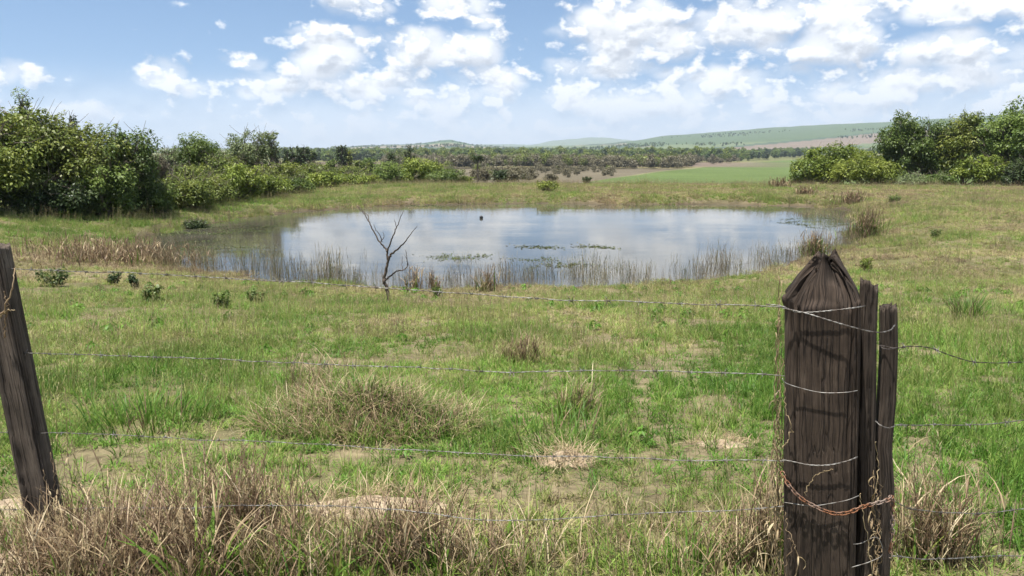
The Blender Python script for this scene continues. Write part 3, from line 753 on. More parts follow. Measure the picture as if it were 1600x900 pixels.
# dark stand and slim trees beyond the bushes
for q, (px, top, hw, lb) in enumerate([(431, 229, 5, 'dark ball-headed tree left of the dark stand beyond the bushes'), (447, 231, 7, 'first dark tree of the stand beyond the bushes'), (457, 227, 6, 'pointed dark tree of the stand beyond the bushes'),
                                       (466, 226, 6, 'second pointed dark tree of the stand beyond the bushes'), (476, 227, 8, 'broad dark tree near the end of the stand beyond the bushes'), (487, 234, 7, 'lower dark tree ending the stand beyond the bushes')]):
    tree_at(px, 140, top, hw, 'distant_tree', lb, seed=80 + q, leafmat='leaf_dark', low=.35 if q == 0 else .2, val=.6, leaf=.35, group='dark stand of trees beyond the bushes', lobes=4)
for q, (px, top, hw, lb) in enumerate([(528, 226, 4, 'leftmost of the slim tufted trees against the hill'), (534, 225, 4, 'second of the slim tufted trees against the hill'), (539, 225, 4, 'third of the slim tufted trees against the hill'), (546, 232, 6, 'shorter brownish tree right of the slim tufted trees')]):
    tree_at(px, 190, top, hw, 'distant_tree', lb, seed=90 + q, leafmat='leaf_dark' if q < 3 else 'leaf_olive', low=.25, val=.7, leaf=.45, sparse=.25, group='slim trees against the hill', lobes=4)
tree_at(575, 160, 243, 14, 'distant_tree', 'rounded dull green tree right of the slim tufted trees', seed=95, leafmat='leaf_green', low=.1, val=.5, leaf=.4)
tree_at(518, 150, 246, 12, 'distant_tree', 'dull green tree below the slim tufted trees', seed=96, leafmat='leaf_green', low=.1, val=.4, leaf=.4)
tree_at(560, 150, 247, 20, 'distant_tree', 'broad dull green thicket tree behind the dam bushes', seed=97, leafmat='leaf_olive', low=.05, val=.45, leaf=.4)

# palm behind the dam
rng = np.random.default_rng(5)
pl = at_r(746, 125); ph = EYE + math.tan(math.radians(e_of(246))) * 125 - pl.z
palm = thing('palm_tree', 'lone palm with a thin dark trunk behind the dam', 'palm', pl)
b = MB(); b.tube(bend((0, 0, -.2), (0.05, 0, ph), rng, .01, 10), np.linspace(.17, .12, 10), 8); obj('trunk', b.mesh('trunk', [MAT['bark']]), palm)
for q in range(20):
    a = q * 2.399 + rng.random() * .4; e0 = .95 - 1.5 * (q / 20)
    n = 9; L_ = .95 + .3 * rng.random(); pts = [np.array([0.05, 0, ph])]
    for s in range(n - 1):
        e1 = e0 - s * .17; pts.append(pts[-1] + np.array([math.cos(a) * math.cos(e1), math.sin(a) * math.cos(e1), math.sin(e1)]) * L_ / n)
    pts = np.array(pts); b = MB(); b.tube(pts, np.linspace(.03, .008, n), 4, False, a=.4)
    tpt = np.repeat(pts[1:], 6, 0) + rng.normal(0, .03, (6 * (n - 1), 3)); m_ = len(tpt)
    sd_ = np.array([-math.sin(a), math.cos(a), 0]) * np.where(np.arange(m_) % 2, 1, -1)[:, None] + np.array([math.cos(a), math.sin(a), -.5]) * .5
    Vq, Qq = leaf_quads(tpt + sd_ * .14, np.tile([0, 0, 1.], (m_, 1)) + rng.normal(0, .3, (m_, 3)), sd_, np.full(m_, .38), np.full(m_, .08))
    b.add(Vq, Qq, a=np.repeat(.4 + .4 * rng.random(m_), 4)); obj('frond', b.mesh('frond', [MAT['leaf_dark']], False), palm)

# ------------------------------------------------------------------ far woods and scrub
def blob_proto(nm, seed, h, rx, leaf, n, mat, sparse=False):
    rng = np.random.default_rng(seed); ncl = 16
    d = rng.normal(0, 1, (ncl, 3)); d /= np.linalg.norm(d, axis=1)[:, None]
    C = d * np.array([rx * .62, rx * .62, h * .33]) * (.5 + .5 * rng.random((ncl, 1))); C[:, 2] += h * .56
    V, Q, A = clump_leaves(rng, C, np.full(ncl, rx * .42), np.full(ncl, n // ncl), leaf, np.clip(.5 + rng.normal(0, .2, ncl), 0, 1))
    b = MB(); b.add(V, Q, a=A)
    o = bpy.data.objects.new(nm, b.mesh(nm, [MAT[mat], MAT['bark']], False))
    b2 = MB(); b2.tube(bend((0, 0, -.5), (0, 0, h * .6), rng, .03, 4), np.linspace(.16, .08, 4), 5)
    me2 = b2.mesh(nm + 't', [MAT['bark']])
    return o
woods = lib('wood_library', [blob_proto('wood_%d' % q, 200 + q, 7.5 + q % 3, 3.4 + .4 * (q % 2), .95, 420, ['leaf_dark', 'leaf_green', 'leaf_olive', 'leaf_dark', 'leaf_green'][q]) for q in range(5)])
scrub = lib('scrub_library', [blob_proto('scrub_%d' % q, 230 + q, 4.2 + .8 * (q % 3), 2.0 + .3 * q, .55, 360, ['leaf_dry', 'leaf_dry', 'leaf_olive', 'leaf_dry'][q]) for q in range(4)])
def far_scatter(name, label, n, pxa, pxb, ra, rb, collection, npro, seed, smin, smax, keep=None, p=None):
    rng = np.random.default_rng(seed)
    px = rng.uniform(pxa, pxb, n); r = np.exp(rng.uniform(math.log(ra), math.log(rb), n))
    if keep is not None:
        kq = keep(px, r, rng); px, r = px[kq], r[kq]
    n = len(px); a = np.arctan((px - 800) / 1228.0)
    x = np.sin(a) * r; y = np.cos(a) * r; z = terrain(x, y) - .2
    s = rng.uniform(smin, smax, n)
    return scatter(name, label, np.stack([x, y, z], 1), rng.uniform(0, 6.28, n), np.zeros((n, 2)), np.stack([s, s, s * rng.uniform(.8, 1.2, n)], 1),
                   rng.choice(npro, n, p=p), np.zeros(n), rng.random(n), collection)
def gedge_at(px): return np.interp(px, [880, 930, 1000, 1080, 1245, 1420], [90, 150, 265, 430, 930, 1100])
far_scatter('brown_scrub', 'brown leafless scrub across the valley beyond the fields', 3400, 600, 1330, 400, 720, scrub, 4, 301, .8, 1.7, lambda p, r, g_: (r > gedge_at(p) * 1.08) & (fbm(p * .03, np.log(r) * 9, 77, 3) > .36), [.34, .34, .08, .24])
far_scatter('valley_wood', 'band of green woodland across the valley floor', 3600, 430, 1330, 690, 1300, woods, 5, 302, .75, 1.5, lambda p, r, g_: (r > gedge_at(p) * 1.12) & (fbm(p * .02, np.log(r) * 8, 78, 3) > .38))
far_scatter('hillside_wood', 'dark woods in strips on the far hillsides', 9000, 380, 1650, 1400, 3700, woods, 5, 303, .6, 1.2, lambda p, r, g_: (fbm(p * .008, np.log(r) * 9, 79, 2) > .66) | ((r < 1750) & (fbm(p * .02, np.log(r) * 8, 80, 2) > .52)))
far_scatter('field_scrub', 'brown scrub bushes scattered over the near end of the ploughed field', 900, 690, 960, 110, 420, scrub, 4, 304, .2, .75, lambda p, r, g_: (r > gedge_at(p) * 1.1) & (fbm(p * .04, r * .012, 81, 2) > .56), [.38, .3, .12, .2])

# pale rubble beside the field track
st = thing('rubble_heap', 'small white rubble heap at the corner of the green field', 'rubble', at_r(917, 92))
rng = np.random.default_rng(8)
for q in range(7):
    th = np.linspace(0, 2 * math.pi, 7)[:-1]; rad = .12 + .12 * rng.random()
    ringv = [np.stack([np.cos(th + l * .3) * rad * f, np.sin(th + l * .3) * rad * f, np.full(6, zz)], 1) * (1 + rng.normal(0, .12, (6, 1))) for l, (f, zz) in enumerate([(.9, 0), (1, .16), (.55, .32)])]
    Vs = np.concatenate(ringv + [[[0, 0, .36]]]); kk = np.arange(6); k2q = (kk + 1) % 6
    Qs = np.concatenate([np.stack([l * 6 + kk, l * 6 + k2q, (l + 1) * 6 + k2q, (l + 1) * 6 + kk], 1) for l in range(2)]); Ts = np.stack([12 + kk, 12 + k2q, np.full(6, 18)], 1)
    so = obj('stone', mk_mesh('stone', Vs, [Qs, Ts], [MAT['pale_stone']], False), st, (rng.normal(0, .6), rng.normal(0, .3), -.05 + .08 * rng.random()))
#==FENCE==
# ------------------------------------------------------------------ fence posts
def post_mesh(name, spine, hx, hy, mat, seed, H_rows=110, A_n=72, square=.35, crack=.010, top=None, lean_noise=.006, turn=0.0):
    """a weathered post along spine points (n,3); hx, hy half widths per spine point; top(theta, t) shapes the head"""
    rng = np.random.default_rng(seed)
    spine = np.asarray(spine, float); base0 = spine[0].copy()
    t = np.linspace(0, 1, H_rows); ts = np.linspace(0, 1, len(spine))
    cx = np.interp(t, ts, spine[:, 0]); cy = np.interp(t, ts, spine[:, 1]); cz = np.interp(t, ts, spine[:, 2])
    wx = np.interp(t, np.linspace(0, 1, len(hx)), hx); wy = np.interp(t, np.linspace(0, 1, len(hy)), hy)
    th = np.arange(A_n) * 2 * math.pi / A_n
    TH, TT = np.meshgrid(th, t)
    p = 2 / (2 + square * 6)
    cs = np.sign(np.cos(TH)) * np.abs(np.cos(TH)) ** p; sn = np.sign(np.sin(TH)) * np.abs(np.sin(TH)) ** p
    length = np.linalg.norm(spine[-1] - spine[0])
    fi = vnoise(TH * 9, TT * length * .9, seed) - .5                      # long fibres
    fi = fi + .6 * (vnoise(TH * 22, TT * length * 1.6, seed + 3) - .5)
    big = fbm(TH * 1.3 + 5, TT * length * 3, seed + 5, 3) - .5
    depth = np.zeros_like(TH)
    for q in range(16):                                                   # drying cracks
        a0 = rng.random() * 6.28; t0 = rng.random() * .9; t1 = t0 + .15 + .6 * rng.random(); wd = .035 + .04 * rng.random()
        ang = a0 + (vnoise(TT * 9, TT * 0 + q, seed + q) - .5) * .18
        dd = np.abs((TH - ang + math.pi) % (2 * math.pi) - math.pi)
        depth = np.maximum(depth, np.clip(1 - dd / wd, 0, 1) * sstep(t0, t0 + .06, TT) * sstep(t1, t1 - .06, TT))
    rad = 1 + big * lean_noise * 14 + fi * lean_noise * 7
    inn = crack * depth
    X = cx[:, None] + cs * (wx[:, None] * rad - inn); Y = cy[:, None] + sn * (wy[:, None] * rad - inn); Z = np.broadcast_to(cz[:, None], X.shape).copy()
    val = np.clip(1 - depth * .9 + 0 * TH, 0, 1)
    RX_, RY_, RZ_ = X - cx[:, None], Y - cy[:, None], Z.copy()              # unworked shape: the grain follows it
    if top is not None: X, Y, Z, val = top(TH, TT, X, Y, Z, val, cx, cy, cz)
    ox, oy = X - cx[:, None], Y - cy[:, None]
    X = cx[:, None] + ox * math.cos(turn) - oy * math.sin(turn); Y = cy[:, None] + ox * math.sin(turn) + oy * math.cos(turn)
    V = np.stack([X, Y, Z], -1).reshape(-1, 3)
    i, j = np.meshgrid(np.arange(H_rows - 1), np.arange(A_n), indexing='ij'); j2 = (j + 1) % A_n
    F = np.stack([i * A_n + j, i * A_n + j2, (i + 1) * A_n + j2, (i + 1) * A_n + j], -1).reshape(-1, 4)
    # head cap, rough and slightly hollow
    last = V[-A_n:]; c_ = last.mean(0)
    rings = [last * (1 - f) + c_ * f + np.c_[np.zeros((A_n, 2)), (rng.random(A_n) - .5) * .012 - .012 * f] for f in (.35, .7)]
    nv = len(V); V = np.concatenate([V] + rings + [[c_ - np.array([0, 0, .018])]])
    idx = [np.arange(A_n) + (H_rows - 1) * A_n, np.arange(A_n) + nv, np.arange(A_n) + nv + A_n]
    Fs = [F]
    for u in range(2): Fs.append(np.stack([idx[u], np.roll(idx[u], -1), np.roll(idx[u + 1], -1), idx[u + 1]], 1))
    T = np.stack([idx[2], np.roll(idx[2], -1), np.full(A_n, len(V) - 1)], 1)
    vl = np.concatenate([val.ravel(), np.full(A_n, .55), np.full(A_n, .4), [.35]])
    rest = np.stack([RX_, RY_, RZ_], -1).reshape(-1, 3); rest = np.concatenate([rest, rest[-A_n:] * np.array([.65, .65, 1]), rest[-A_n:] * np.array([.3, .3, 1]), [[0, 0, RZ_.max()]]])
    V = V - base0
    me = mk_mesh(name, V, [np.concatenate(Fs), T], [MAT[mat]], True, {'val': ('FLOAT', vl), 'rest': ('FLOAT_VECTOR', rest)})
    return me, base0

# thick gate post with an axe-cut, rotted, pointed head
YP = 2.40; YC = YP + .11
pb = P(1279, 900, YC); pt = P(1286, 403, YC)
dv = (pt - pb); z_low = -0.35; p_low = pb + dv * ((z_low - pb.z) / dv.z)
spine = np.array([p_low, pb, pb + dv * .45, pb + dv * .82, pt]); spine[:, 1] = YC
def w_px(npx, py): return (P(1280 + npx, py, YC).x - P(1280, py, YC).x) / 2 * .93
zs = spine[:, 2]; Lp = zs[-1] - zs[0]
hxs = np.interp(np.linspace(zs[0], zs[-1], 14), [zs[0], pb.z, P(1280, 640, YC).z, P(1280, 520, YC).z, zs[-1]], [w_px(112, 900) * 1.02, w_px(110, 900), w_px(114, 640), w_px(117, 520), w_px(117, 480)])
tl = np.linspace(0, 1, len(spine)); tz = (zs - zs[0]) / Lp
spine = np.array([np.array(p_low) + (np.array(pt) - np.array(p_low)) * q for q in np.linspace(0, 1, 14)]); spine[:, 1] = YC
def gate_head(TH, TT, X, Y, Z, val, cx, cy, cz):
    # the front is chopped back in facets towards a split point left of centre
    zt = Z.copy(); z_sh = P(1280, 478, YC).z; z_pk = pt.z + .004
    z_s = z_sh + (vnoise(np.cos(TH) * 1.7 + 4, np.sin(TH) * 1.7, 97) - .5) * .10 + (vnoise(TH * 6, TH * 0, 98) - .5) * .03
    f = np.clip((Z - z_s) / (z_pk - z_s), 0, 1)
    pkx = P(1291, 403, YC).x; pky = YC + .01
    dx = X - cx[:, None]; hw = np.abs(dx).max()
    side = dx / hw
    lim = np.where(side < 0, 1 - .80 * f ** 1.35, 1 - .82 * f ** 1.9)        # outline: left slope straighter, right slope convex
    X2 = pkx * f + cx[:, None] * (1 - f) + dx * lim
    front = np.clip(-(Y - cy[:, None]) / .12, -1, 1)
    Y2 = np.where(front > 0, Y + (pky - .03 - Y) * np.clip(f * .85, 0, .72), Y + (pky - Y) * f ** 3 * .8)
    n1 = fbm(TH * 5, Z * 7, 91, 3) - .5; n2 = vnoise(TH * 16, Z * 5, 92) - .5
    amp = sstep(0, .18, f)
    X2 = X2 + (n1 * .022 + n2 * .014) * amp; Y2 = Y2 + (n1 * .030 + n2 * .030) * amp
    # rotted split running down from the point
    ang = np.abs((TH - (-math.pi / 2 + .15) + math.pi) % (2 * math.pi) - math.pi)
    notch = np.clip(1 - ang / .20, 0, 1) * sstep(.35, .62, f)
    Y2 = Y2 + notch * .014 ; val = val * (1 - .75 * sstep(.1, .6, notch))
    Z2 = Z + f ** 2 * ((vnoise(TH * 6, TH * 0, 95) - .5) * .06 + (vnoise(TH * 15, TH * 0, 96) - .5) * .03) - notch * .012 - amp * .012 * (front > 0) * np.abs(side)
    # left shoulder knot
    kn = np.exp(-(((TH - (math.pi + .55)) / .35) ** 2)) * np.exp(-(((Z - (z_sh + .035)) / .028) ** 2))
    X2 = X2 - kn * .012; Y2 = Y2 - kn * .012
    val = np.clip(val - amp * np.clip(-n1 * 1.6, 0, .6), 0, 1)
    return X2, Y2, Z2, val
me, b0 = post_mesh('gate_post', spine, hxs, np.full(14, .115), 'post_wood', 3, 230, 120, .55, .010, gate_head, .0035, -.385)
spine0 = spine.copy()
gate_post = obj('gate_post', me, None, b0)
tag(gate_post, 'thick dark weathered timber post with a split pointed top', 'post')

def pole(px_top, py_top, px_bot, py_bot, w_top, w_bot, Y, name, label, mat, seed, sq=.1, slant=0.0):
    t_ = np.array(P(px_top, py_top, Y)); b_ = np.array(P(px_bot, py_bot, Y)); d_ = t_ - b_
    g_ = gz(b_[0], Y); lo = b_ + d_ * ((g_ - .3 - b_[2]) / d_[2])
    n = 10; sp_ = np.array([lo + (t_ - lo) * q for q in np.linspace(0, 1, n)])
    rng = np.random.default_rng(seed)
    sp_[1:-1, 0] += rng.normal(0, .004, n - 2)
    k1 = (P(px_top + w_top, py_top, Y).x - t_[0]) / 2; k0 = (P(px_bot + w_bot, py_bot, Y).x - b_[0]) / 2
    hw = np.linspace(k0 * 1.1, k1, n)
    def cut(TH, TT, X, Y_, Z, val, cx, cy, cz):
        f = sstep(.96, 1.0, TT)
        Z = Z + f * ((X - cx[:, None]) * slant + (vnoise(TH * 5, TT * 0, seed) - .5) * .03)
        return X, Y_, Z, val
    me, b0 = post_mesh(name, sp_, hw, hw * .95, mat, seed, 120, 48, sq, .006, cut, .006)
    return tag(obj(name, me, None, b0), label, 'post')
pole(1358, 444, 1350, 890, 26, 29, YP + .10, 'fence_pole', 'slim round pole standing against the thick pointed post', 'pole_wood', 21, .05, -.35)
pole(1388, 478, 1375, 890, 25, 31, YP + .13, 'fence_pole', 'short slim pole rightmost of the three at the gate, wrapped in wire', 'pole_wood', 22, .05, .1)
# leaning squared post on the left
YL = 3.22
lt = P(-14, 386, YL); lb_ = P(80, 850, YL)
def left_cut(TH, TT, X, Y_, Z, val, cx, cy, cz):
    # a hewn groove down the front
    ang = np.abs((TH - (-math.pi / 2 - .12) + math.pi) % (2 * math.pi) - math.pi)
    gr = np.clip(1 - ang / .30, 0, 1) ** .7
    Y_ = Y_ + gr * .016
    return X, Y_, Z + sstep(.97, 1, TT) * (vnoise(TH * 5, TT * 0, 8) - .5) * .03, val * (1 - .35 * gr)
d_ = np.array(lt) - np.array(lb_); lo = np.array(lb_) + d_ * ((gz(lb_.x, YL) - .3 - lb_.z) / d_[2])
sp_ = np.array([lo + (np.array(lt) - lo) * q for q in np.linspace(0, 1, 12)])
me, b0 = post_mesh('fence_post', sp_, np.linspace(.064, .058, 12), np.linspace(.060, .054, 12), 'grey_wood', 31, 150, 64, .5, .008, left_cut, .004)
tag(obj('fence_post', me, None, b0), 'leaning squared grey-brown post at the left edge of the fence', 'post')

# ------------------------------------------------------------------ barbed wire
def resample(pts, step):
    pts = np.asarray(pts, float); d = np.r_[0, np.cumsum(np.linalg.norm(np.diff(pts, axis=0), axis=1))]
    n = max(2, int(d[-1] / step)); s = np.linspace(0, d[-1], n)
    # smooth interpolation
    return np.stack([np.interp(s, d, pts[:, q]) for q in range(3)], 1), s
def smooth_path(pts, n=12):
    pts = np.asarray(pts, float); Pp = np.concatenate([[2 * pts[0] - pts[1]], pts, [2 * pts[-1] - pts[-2]]])
    o_ = []
    for i in range(len(pts) - 1):
        a, b, c_, d = Pp[i:i + 4]
        for t in np.linspace(0, 1, n, endpoint=False):
            o_.append(.5 * ((2 * b) + (c_ - a) * t + (2 * a - 5 * b + 4 * c_ - d) * t * t + (3 * b - a - 3 * c_ + d) * t ** 3))
    o_.append(pts[-1]); return np.array(o_)
def barb_mesh(seed):
    rng = np.random.default_rng(seed); b = MB()
    q = np.linspace(0, 4 * math.pi, 16)
    b.tube(np.stack([q / (4 * math.pi) * .010 - .005, np.cos(q) * .0036, np.sin(q) * .0036], 1), .0012, 4)
    for s in (-1, 1):
        a = rng.random() * 3.1
        for u in (0, math.pi * .9):
            dirv = np.array([s * .35, math.cos(a + u), math.sin(a + u)])
            b.tube(np.array([[s * .004, 0, 0], np.array([s * .004, 0, 0]) + dirv * .009, np.array([s * .004, 0, 0]) + dirv * .018]), [.0012, .0011, .0003], 4)
    return b.mesh('barb', [MAT['galvanised_wire']])
BARBS = [barb_mesh(q) for q in range(4)]
def barbed_wire(label, ctrl, seed, barbs=True, pitch=.055, rad=.00105, mat='galvanised_wire', spacing=.125, single=False, wig=.004):
    rng = np.random.default_rng(seed)
    path = smooth_path([np.array(c_) for c_ in ctrl], 14)
    path, s = resample(path, .007)
    path[:, 2] += (vnoise(s * 5, s * 0, seed) - .5) * wig * 2 + (vnoise(s * 14, s * 0, seed + 1) - .5) * wig
    tg = np.gradient(path, axis=0); tg /= np.linalg.norm(tg, axis=1)[:, None]
    u = np.cross(tg, [0, 0, 1.]); u /= np.linalg.norm(u, axis=1)[:, None] + 1e-9; v = np.cross(tg, u)
    t = thing('barbed_wire', label, 'wire', path[0])
    b = MB()
    if single: b.tube(path - path[0], rad * 1.25, 5)
    else:
        ph = s / pitch * 2 * math.pi
        for q in (0, math.pi): b.tube(path - path[0] + (np.cos(ph + q)[:, None] * u + np.sin(ph + q)[:, None] * v) * rad * 1.05, rad, 5)
    obj('strand', b.mesh('strand', [MAT[mat]]), t)
    if barbs:
        sp = .04 + rng.random() * .05
        while sp < s[-1] - .03:
            i = int(np.searchsorted(s, sp)); o = obj('barb', BARBS[rng.integers(4)], t)
            o.matrix_local = Matrix.Translation(Vector(path[i] - path[0])) @ Vector(tg[i]).to_track_quat('X', 'Z').to_matrix().to_4x4() @ Matrix.Rotation(rng.random() * 6.28, 4, 'X')
            sp += spacing * (.9 + .2 * rng.random())
    return t
def YF(px):   # depth of the fence line between the two posts
    return np.interp(px, [-100, 60, 1225, 1700], [YL + .05, YL - .02, YP + .10, YP + .15])
def on_fence(l, dy=0.0): return [P(x_, y_, float(YF(x_)) + dy) for x_, y_ in l]
TURN_N = np.array([-math.sin(.385), -math.cos(.385)])
def FR(px, py=640):
    """distance of the thick post's front face, which is turned to the camera, along a line of sight"""
    d = pix_dir(min(max(px, 1229), 1336), py); kx = d[0] / d[1]
    z = EYE + d[2] / d[1] * YP; f = (z - spine0[0][2]) / (spine0[-1][2] - spine0[0][2]); C = spine0[0] + (spine0[-1] - spine0[0]) * f
    return (.121 + TURN_N @ C[:2]) / (TURN_N[0] * kx + TURN_N[1])
barbed_wire('top strand of barbed wire from the leaning post to the pointed post', on_fence([(-60, 412), (18, 420), (150, 425), (300, 431), (500, 443), (700, 458), (900, 468), (1100, 475), (1200, 478), (1232, 480)]), 1)
barbed_wire('second strand of barbed wire from the top between the two posts', on_fence([(-60, 545), (45, 552), (220, 556), (420, 565), (600, 573), (800, 581), (1000, 580), (1180, 584), (1232, 588)]), 2)
barbed_wire('third strand of barbed wire from the top between the two posts', on_fence([(-80, 672), (10, 675), (100, 677), (250, 683), (420, 691), (640, 702), (800, 710), (1000, 717), (1150, 720), (1232, 720)]), 3)
barbed_wire('lowest strand of barbed wire crossing the foreground dry grass', on_fence([(-80, 795), (30, 796), (150, 795), (300, 793), (480, 790), (620, 796), (760, 812), (900, 808), (1080, 799), (1232, 790)]), 4)
# strands right of the gate poles
XR = YP + .115
barbed_wire('kinked upper wire leaving the short pole to the right', [P(1374, 540, XR), P(1400, 545, XR - .03), P(1425, 541, XR), P(1450, 544, XR + .02), P(1490, 556, XR + .04), P(1530, 565, XR + .06), P(1600, 566, XR + .1), P(1700, 566, XR + .15)], 5, pitch=.07, mat='dark_wire', spacing=.16)
barbed_wire('middle wire right of the short pole', [P(1376, 663, XR), P(1402, 664, XR), P(1480, 664, XR + .04), P(1600, 657, XR + .1), P(1700, 652, XR + .15)], 6, spacing=.14)
barbed_wire('lower wire right of the short pole near the dry stalks', [P(1392, 782, XR), P(1430, 797, XR), P(1500, 803, XR + .04), P(1600, 797, XR + .1), P(1700, 792, XR + .15)], 7, spacing=.14)
barbed_wire('lowest wire low in the grass right of the poles', [P(1380, 868, XR), P(1450, 872, XR), P(1600, 869, XR + .1), P(1700, 866, XR + .15)], 8, spacing=.14)
# wire bound round the posts
def wrap(label, pix, seed, dyf=0.0, rad=.0012, single=True, mat='galvanised_wire', Y0=None):
    pts = []
    for (x_, y_, q) in pix: pts.append(P(x_, y_, (FR(x_, y_) if Y0 is None else Y0) + q))
    t = barbed_wire(label, pts, seed, False, .035, rad, mat, single=single, wig=.0015)
    t.name = 'binding_wire'; return t
wrap('upper binding wire bent across the head of the pointed post', [(1196, 476, .01), (1222, 479, -.004), (1240, 487, -.008), (1258, 488, -.009), (1290, 486, -.009), (1320, 483, -.008), (1342, 480, .005), (1352, 478, .05)], 11, single=False)
wrap('diagonal binding wire from the pointed post across both slim poles', [(1222, 481, -.004), (1245, 486, -.012), (1262, 490, -.016), (1310, 505, -.018), (1342, 514, -.012), (1362, 518, .012), (1378, 519, .03), (1392, 515, .05), (1398, 508, .09)], 12, single=False)
wrap('second binding wire sagging across the pointed post', [(1222, 590, .0), (1228, 598, -.008), (1255, 607, -.010), (1285, 613, -.010), (1320, 613, -.009), (1340, 610, .004)], 13)
wrap('third binding wire across the pointed post above the chain', [(1222, 718, .0), (1235, 720, -.008), (1265, 726, -.010), (1295, 726, -.010), (1325, 720, -.008), (1340, 714, .01)], 14, single=False)
wrap('lowest binding wire just above the chain on the pointed post', [(1224, 785, .0), (1240, 787, -.008), (1270, 790, -.010), (1300, 786, -.010), (1325, 781, -.008), (1342, 774, .01)], 15)
wrap('dark binding wire twisted round the short pole', [(1374, 540, .045), (1380, 545, .025), (1392, 546, .022), (1402, 543, .05)], 16, mat='dark_wire', single=False)
wrap('binding wire round the middle of the short pole', [(1368, 658, .05), (1376, 665, .026), (1388, 669, .024), (1398, 666, .045)], 17, single=False)
wrap('loose wire hook low on the slim poles', [(1328, 850, .02), (1345, 849, .03), (1370, 840, .025), (1379, 866, .02), (1360, 878, .02), (1330, 887, .01)], 18)

# rusty chain round the gate posts: every link a piece
LINK = None
b = MB(); q = np.linspace(0, 2 * math.pi, 17)[:-1]
lp = np.stack([np.cos(q) * .0075 + np.sign(np.cos(q)) * .0045, np.sin(q) * .0062, 0 * q], 1)
lp = np.concatenate([lp, lp[:2]]); b.tube(lp, .0019, 5, False); LINK = b.mesh('chain_link', [MAT['rusty_iron']])
ch = [P(1222, 738, FR(1222, 738) + .02), P(1232, 757, FR(1232, 757) - .009), P(1250, 777, FR(1250, 777) - .012), P(1275, 792, FR(1275, 792) - .013), P(1302, 802, FR(1302, 802) - .013), P(1325, 801, FR(1325, 801) - .012), P(1345, 793, FR(1345, 793) + .0), P(1362, 788, FR(1362, 788) + .02), P(1385, 782, FR(1385, 782) + .035), P(1393, 776, FR(1393, 776) + .06)]
chp, s = resample(smooth_path([np.array(c_) for c_ in ch], 10), .0005)
tg = np.gradient(chp, axis=0); tg /= np.linalg.norm(tg, axis=1)[:, None]
chain = thing('rusty_chain', 'rusty chain slung round the thick post and the slim poles', 'chain', chp[0])
def lay_links(par, path, s, tg, origin):
    p_ = .008; n = 0
    while p_ < s[-1]:
        i = min(len(path) - 1, int(np.searchsorted(s, p_)))
        o = obj('chain_link', LINK, par)
        o.matrix_local = Matrix.Translation(Vector(path[i] - origin)) @ Vector(tg[i]).to_track_quat('X', 'Z').to_matrix().to_4x4() @ Matrix.Rotation(math.pi / 2 * (n % 2) + .5, 4, 'X')
        p_ += .0168; n += 1
lay_links(chain, chp, s, tg, chp[0])
ch2 = [P(1393, 776, FR(1393, 776) + .06), P(1395, 800, FR(1395, 800) + .06), P(1394, 835, FR(1394, 835) + .06), P(1391, 868, FR(1391, 868) + .06)]
c2, s2 = resample(smooth_path([np.array(c_) for c_ in ch2], 10), .0005); tg2 = np.gradient(c2, axis=0); tg2 /= np.linalg.norm(tg2, axis=1)[:, None]
lay_links(chain, c2, s2, tg2, chp[0])

# ------------------------------------------------------------------ dry vines on the posts
def vine(name, label, stems, nleaf, seed, rad=.0028, Yb=None):
    rng = np.random.default_rng(seed); allp = []
    t = None
    for st_ in stems:
        pts = smooth_path([np.array(P(a_, b_, c_)) for a_, b_, c_ in st_], 8)
        pts = pts + rng.normal(0, .003, pts.shape)
        if t is None: t = thing(name, label, 'vine', pts[-1]); o0 = np.array(pts[-1])
        b = MB(); b.tube(pts - o0, np.linspace(rad, rad * .55, len(pts)) * (.7 + .6 * rng.random()), 5, a=.3 + .5 * rng.random()); obj('stem', b.mesh('stem', [MAT['straw']]), t); allp.append(pts)
    allp = np.concatenate(allp)
    for _ in range(nleaf):
        p0 = allp[rng.integers(len(allp))]; L_ = .018 + .024 * rng.random(); n = 6
        a = rng.random() * 6.28; cur = 1.5 + 2.5 * rng.random(); u = np.linspace(0, 1, n)
        ax = np.array([math.cos(a), math.sin(a), -.4 * rng.random()]); dn = np.array([0, 0, -1.])
        spn = ax * np.sin(u * cur)[:, None] * L_ / cur * 1.6 + dn * (1 - np.cos(u * cur))[:, None] * L_ / cur * 1.6
        sd_ = np.cross(ax, [0, 0, 1.]); sd_ /= np.linalg.norm(sd_); wd = .0042 * np.sin(u * 2.6 + .35)[:, None] * (.5 + .8 * rng.random())
        Vv = np.concatenate([spn + sd_ * wd + np.array([0, 0, .003]), spn, spn - sd_ * wd + np.array([0, 0, .003])])
        kq = np.arange(n - 1); Q = np.concatenate([np.stack([kq, kq + 1, n + kq + 1, n + kq], 1), np.stack([n + kq, n + kq + 1, 2 * n + kq + 1, 2 * n + kq], 1)])
        b = MB(); b.add(Vv, Q, a=.45 + .5 * rng.random()); obj('dry_leaf', b.mesh('dry_leaf', [MAT['straw']]), t, Vector(p0 - o0))
    return t
rng = np.random.default_rng(44)
st_ = []
for q in range(11):
    x0 = 1204 + rng.random() * 16; l = []
    y_top = [430, 440, 470, 520, 560, 600, 640, 460, 500, 560, 700][q]
    for yy in np.linspace(940, y_top, 9): l.append((x0 + rng.normal(0, 4) + (1221 - x0) * (1 - (yy - y_top) / (940 - y_top)) * .7, yy, YP + .10 + rng.random() * .06))
    st_.append(l)
vine('dry_vine', 'tangle of dry vine stems climbing the left side of the pointed post', st_, 22, 45, .0024)
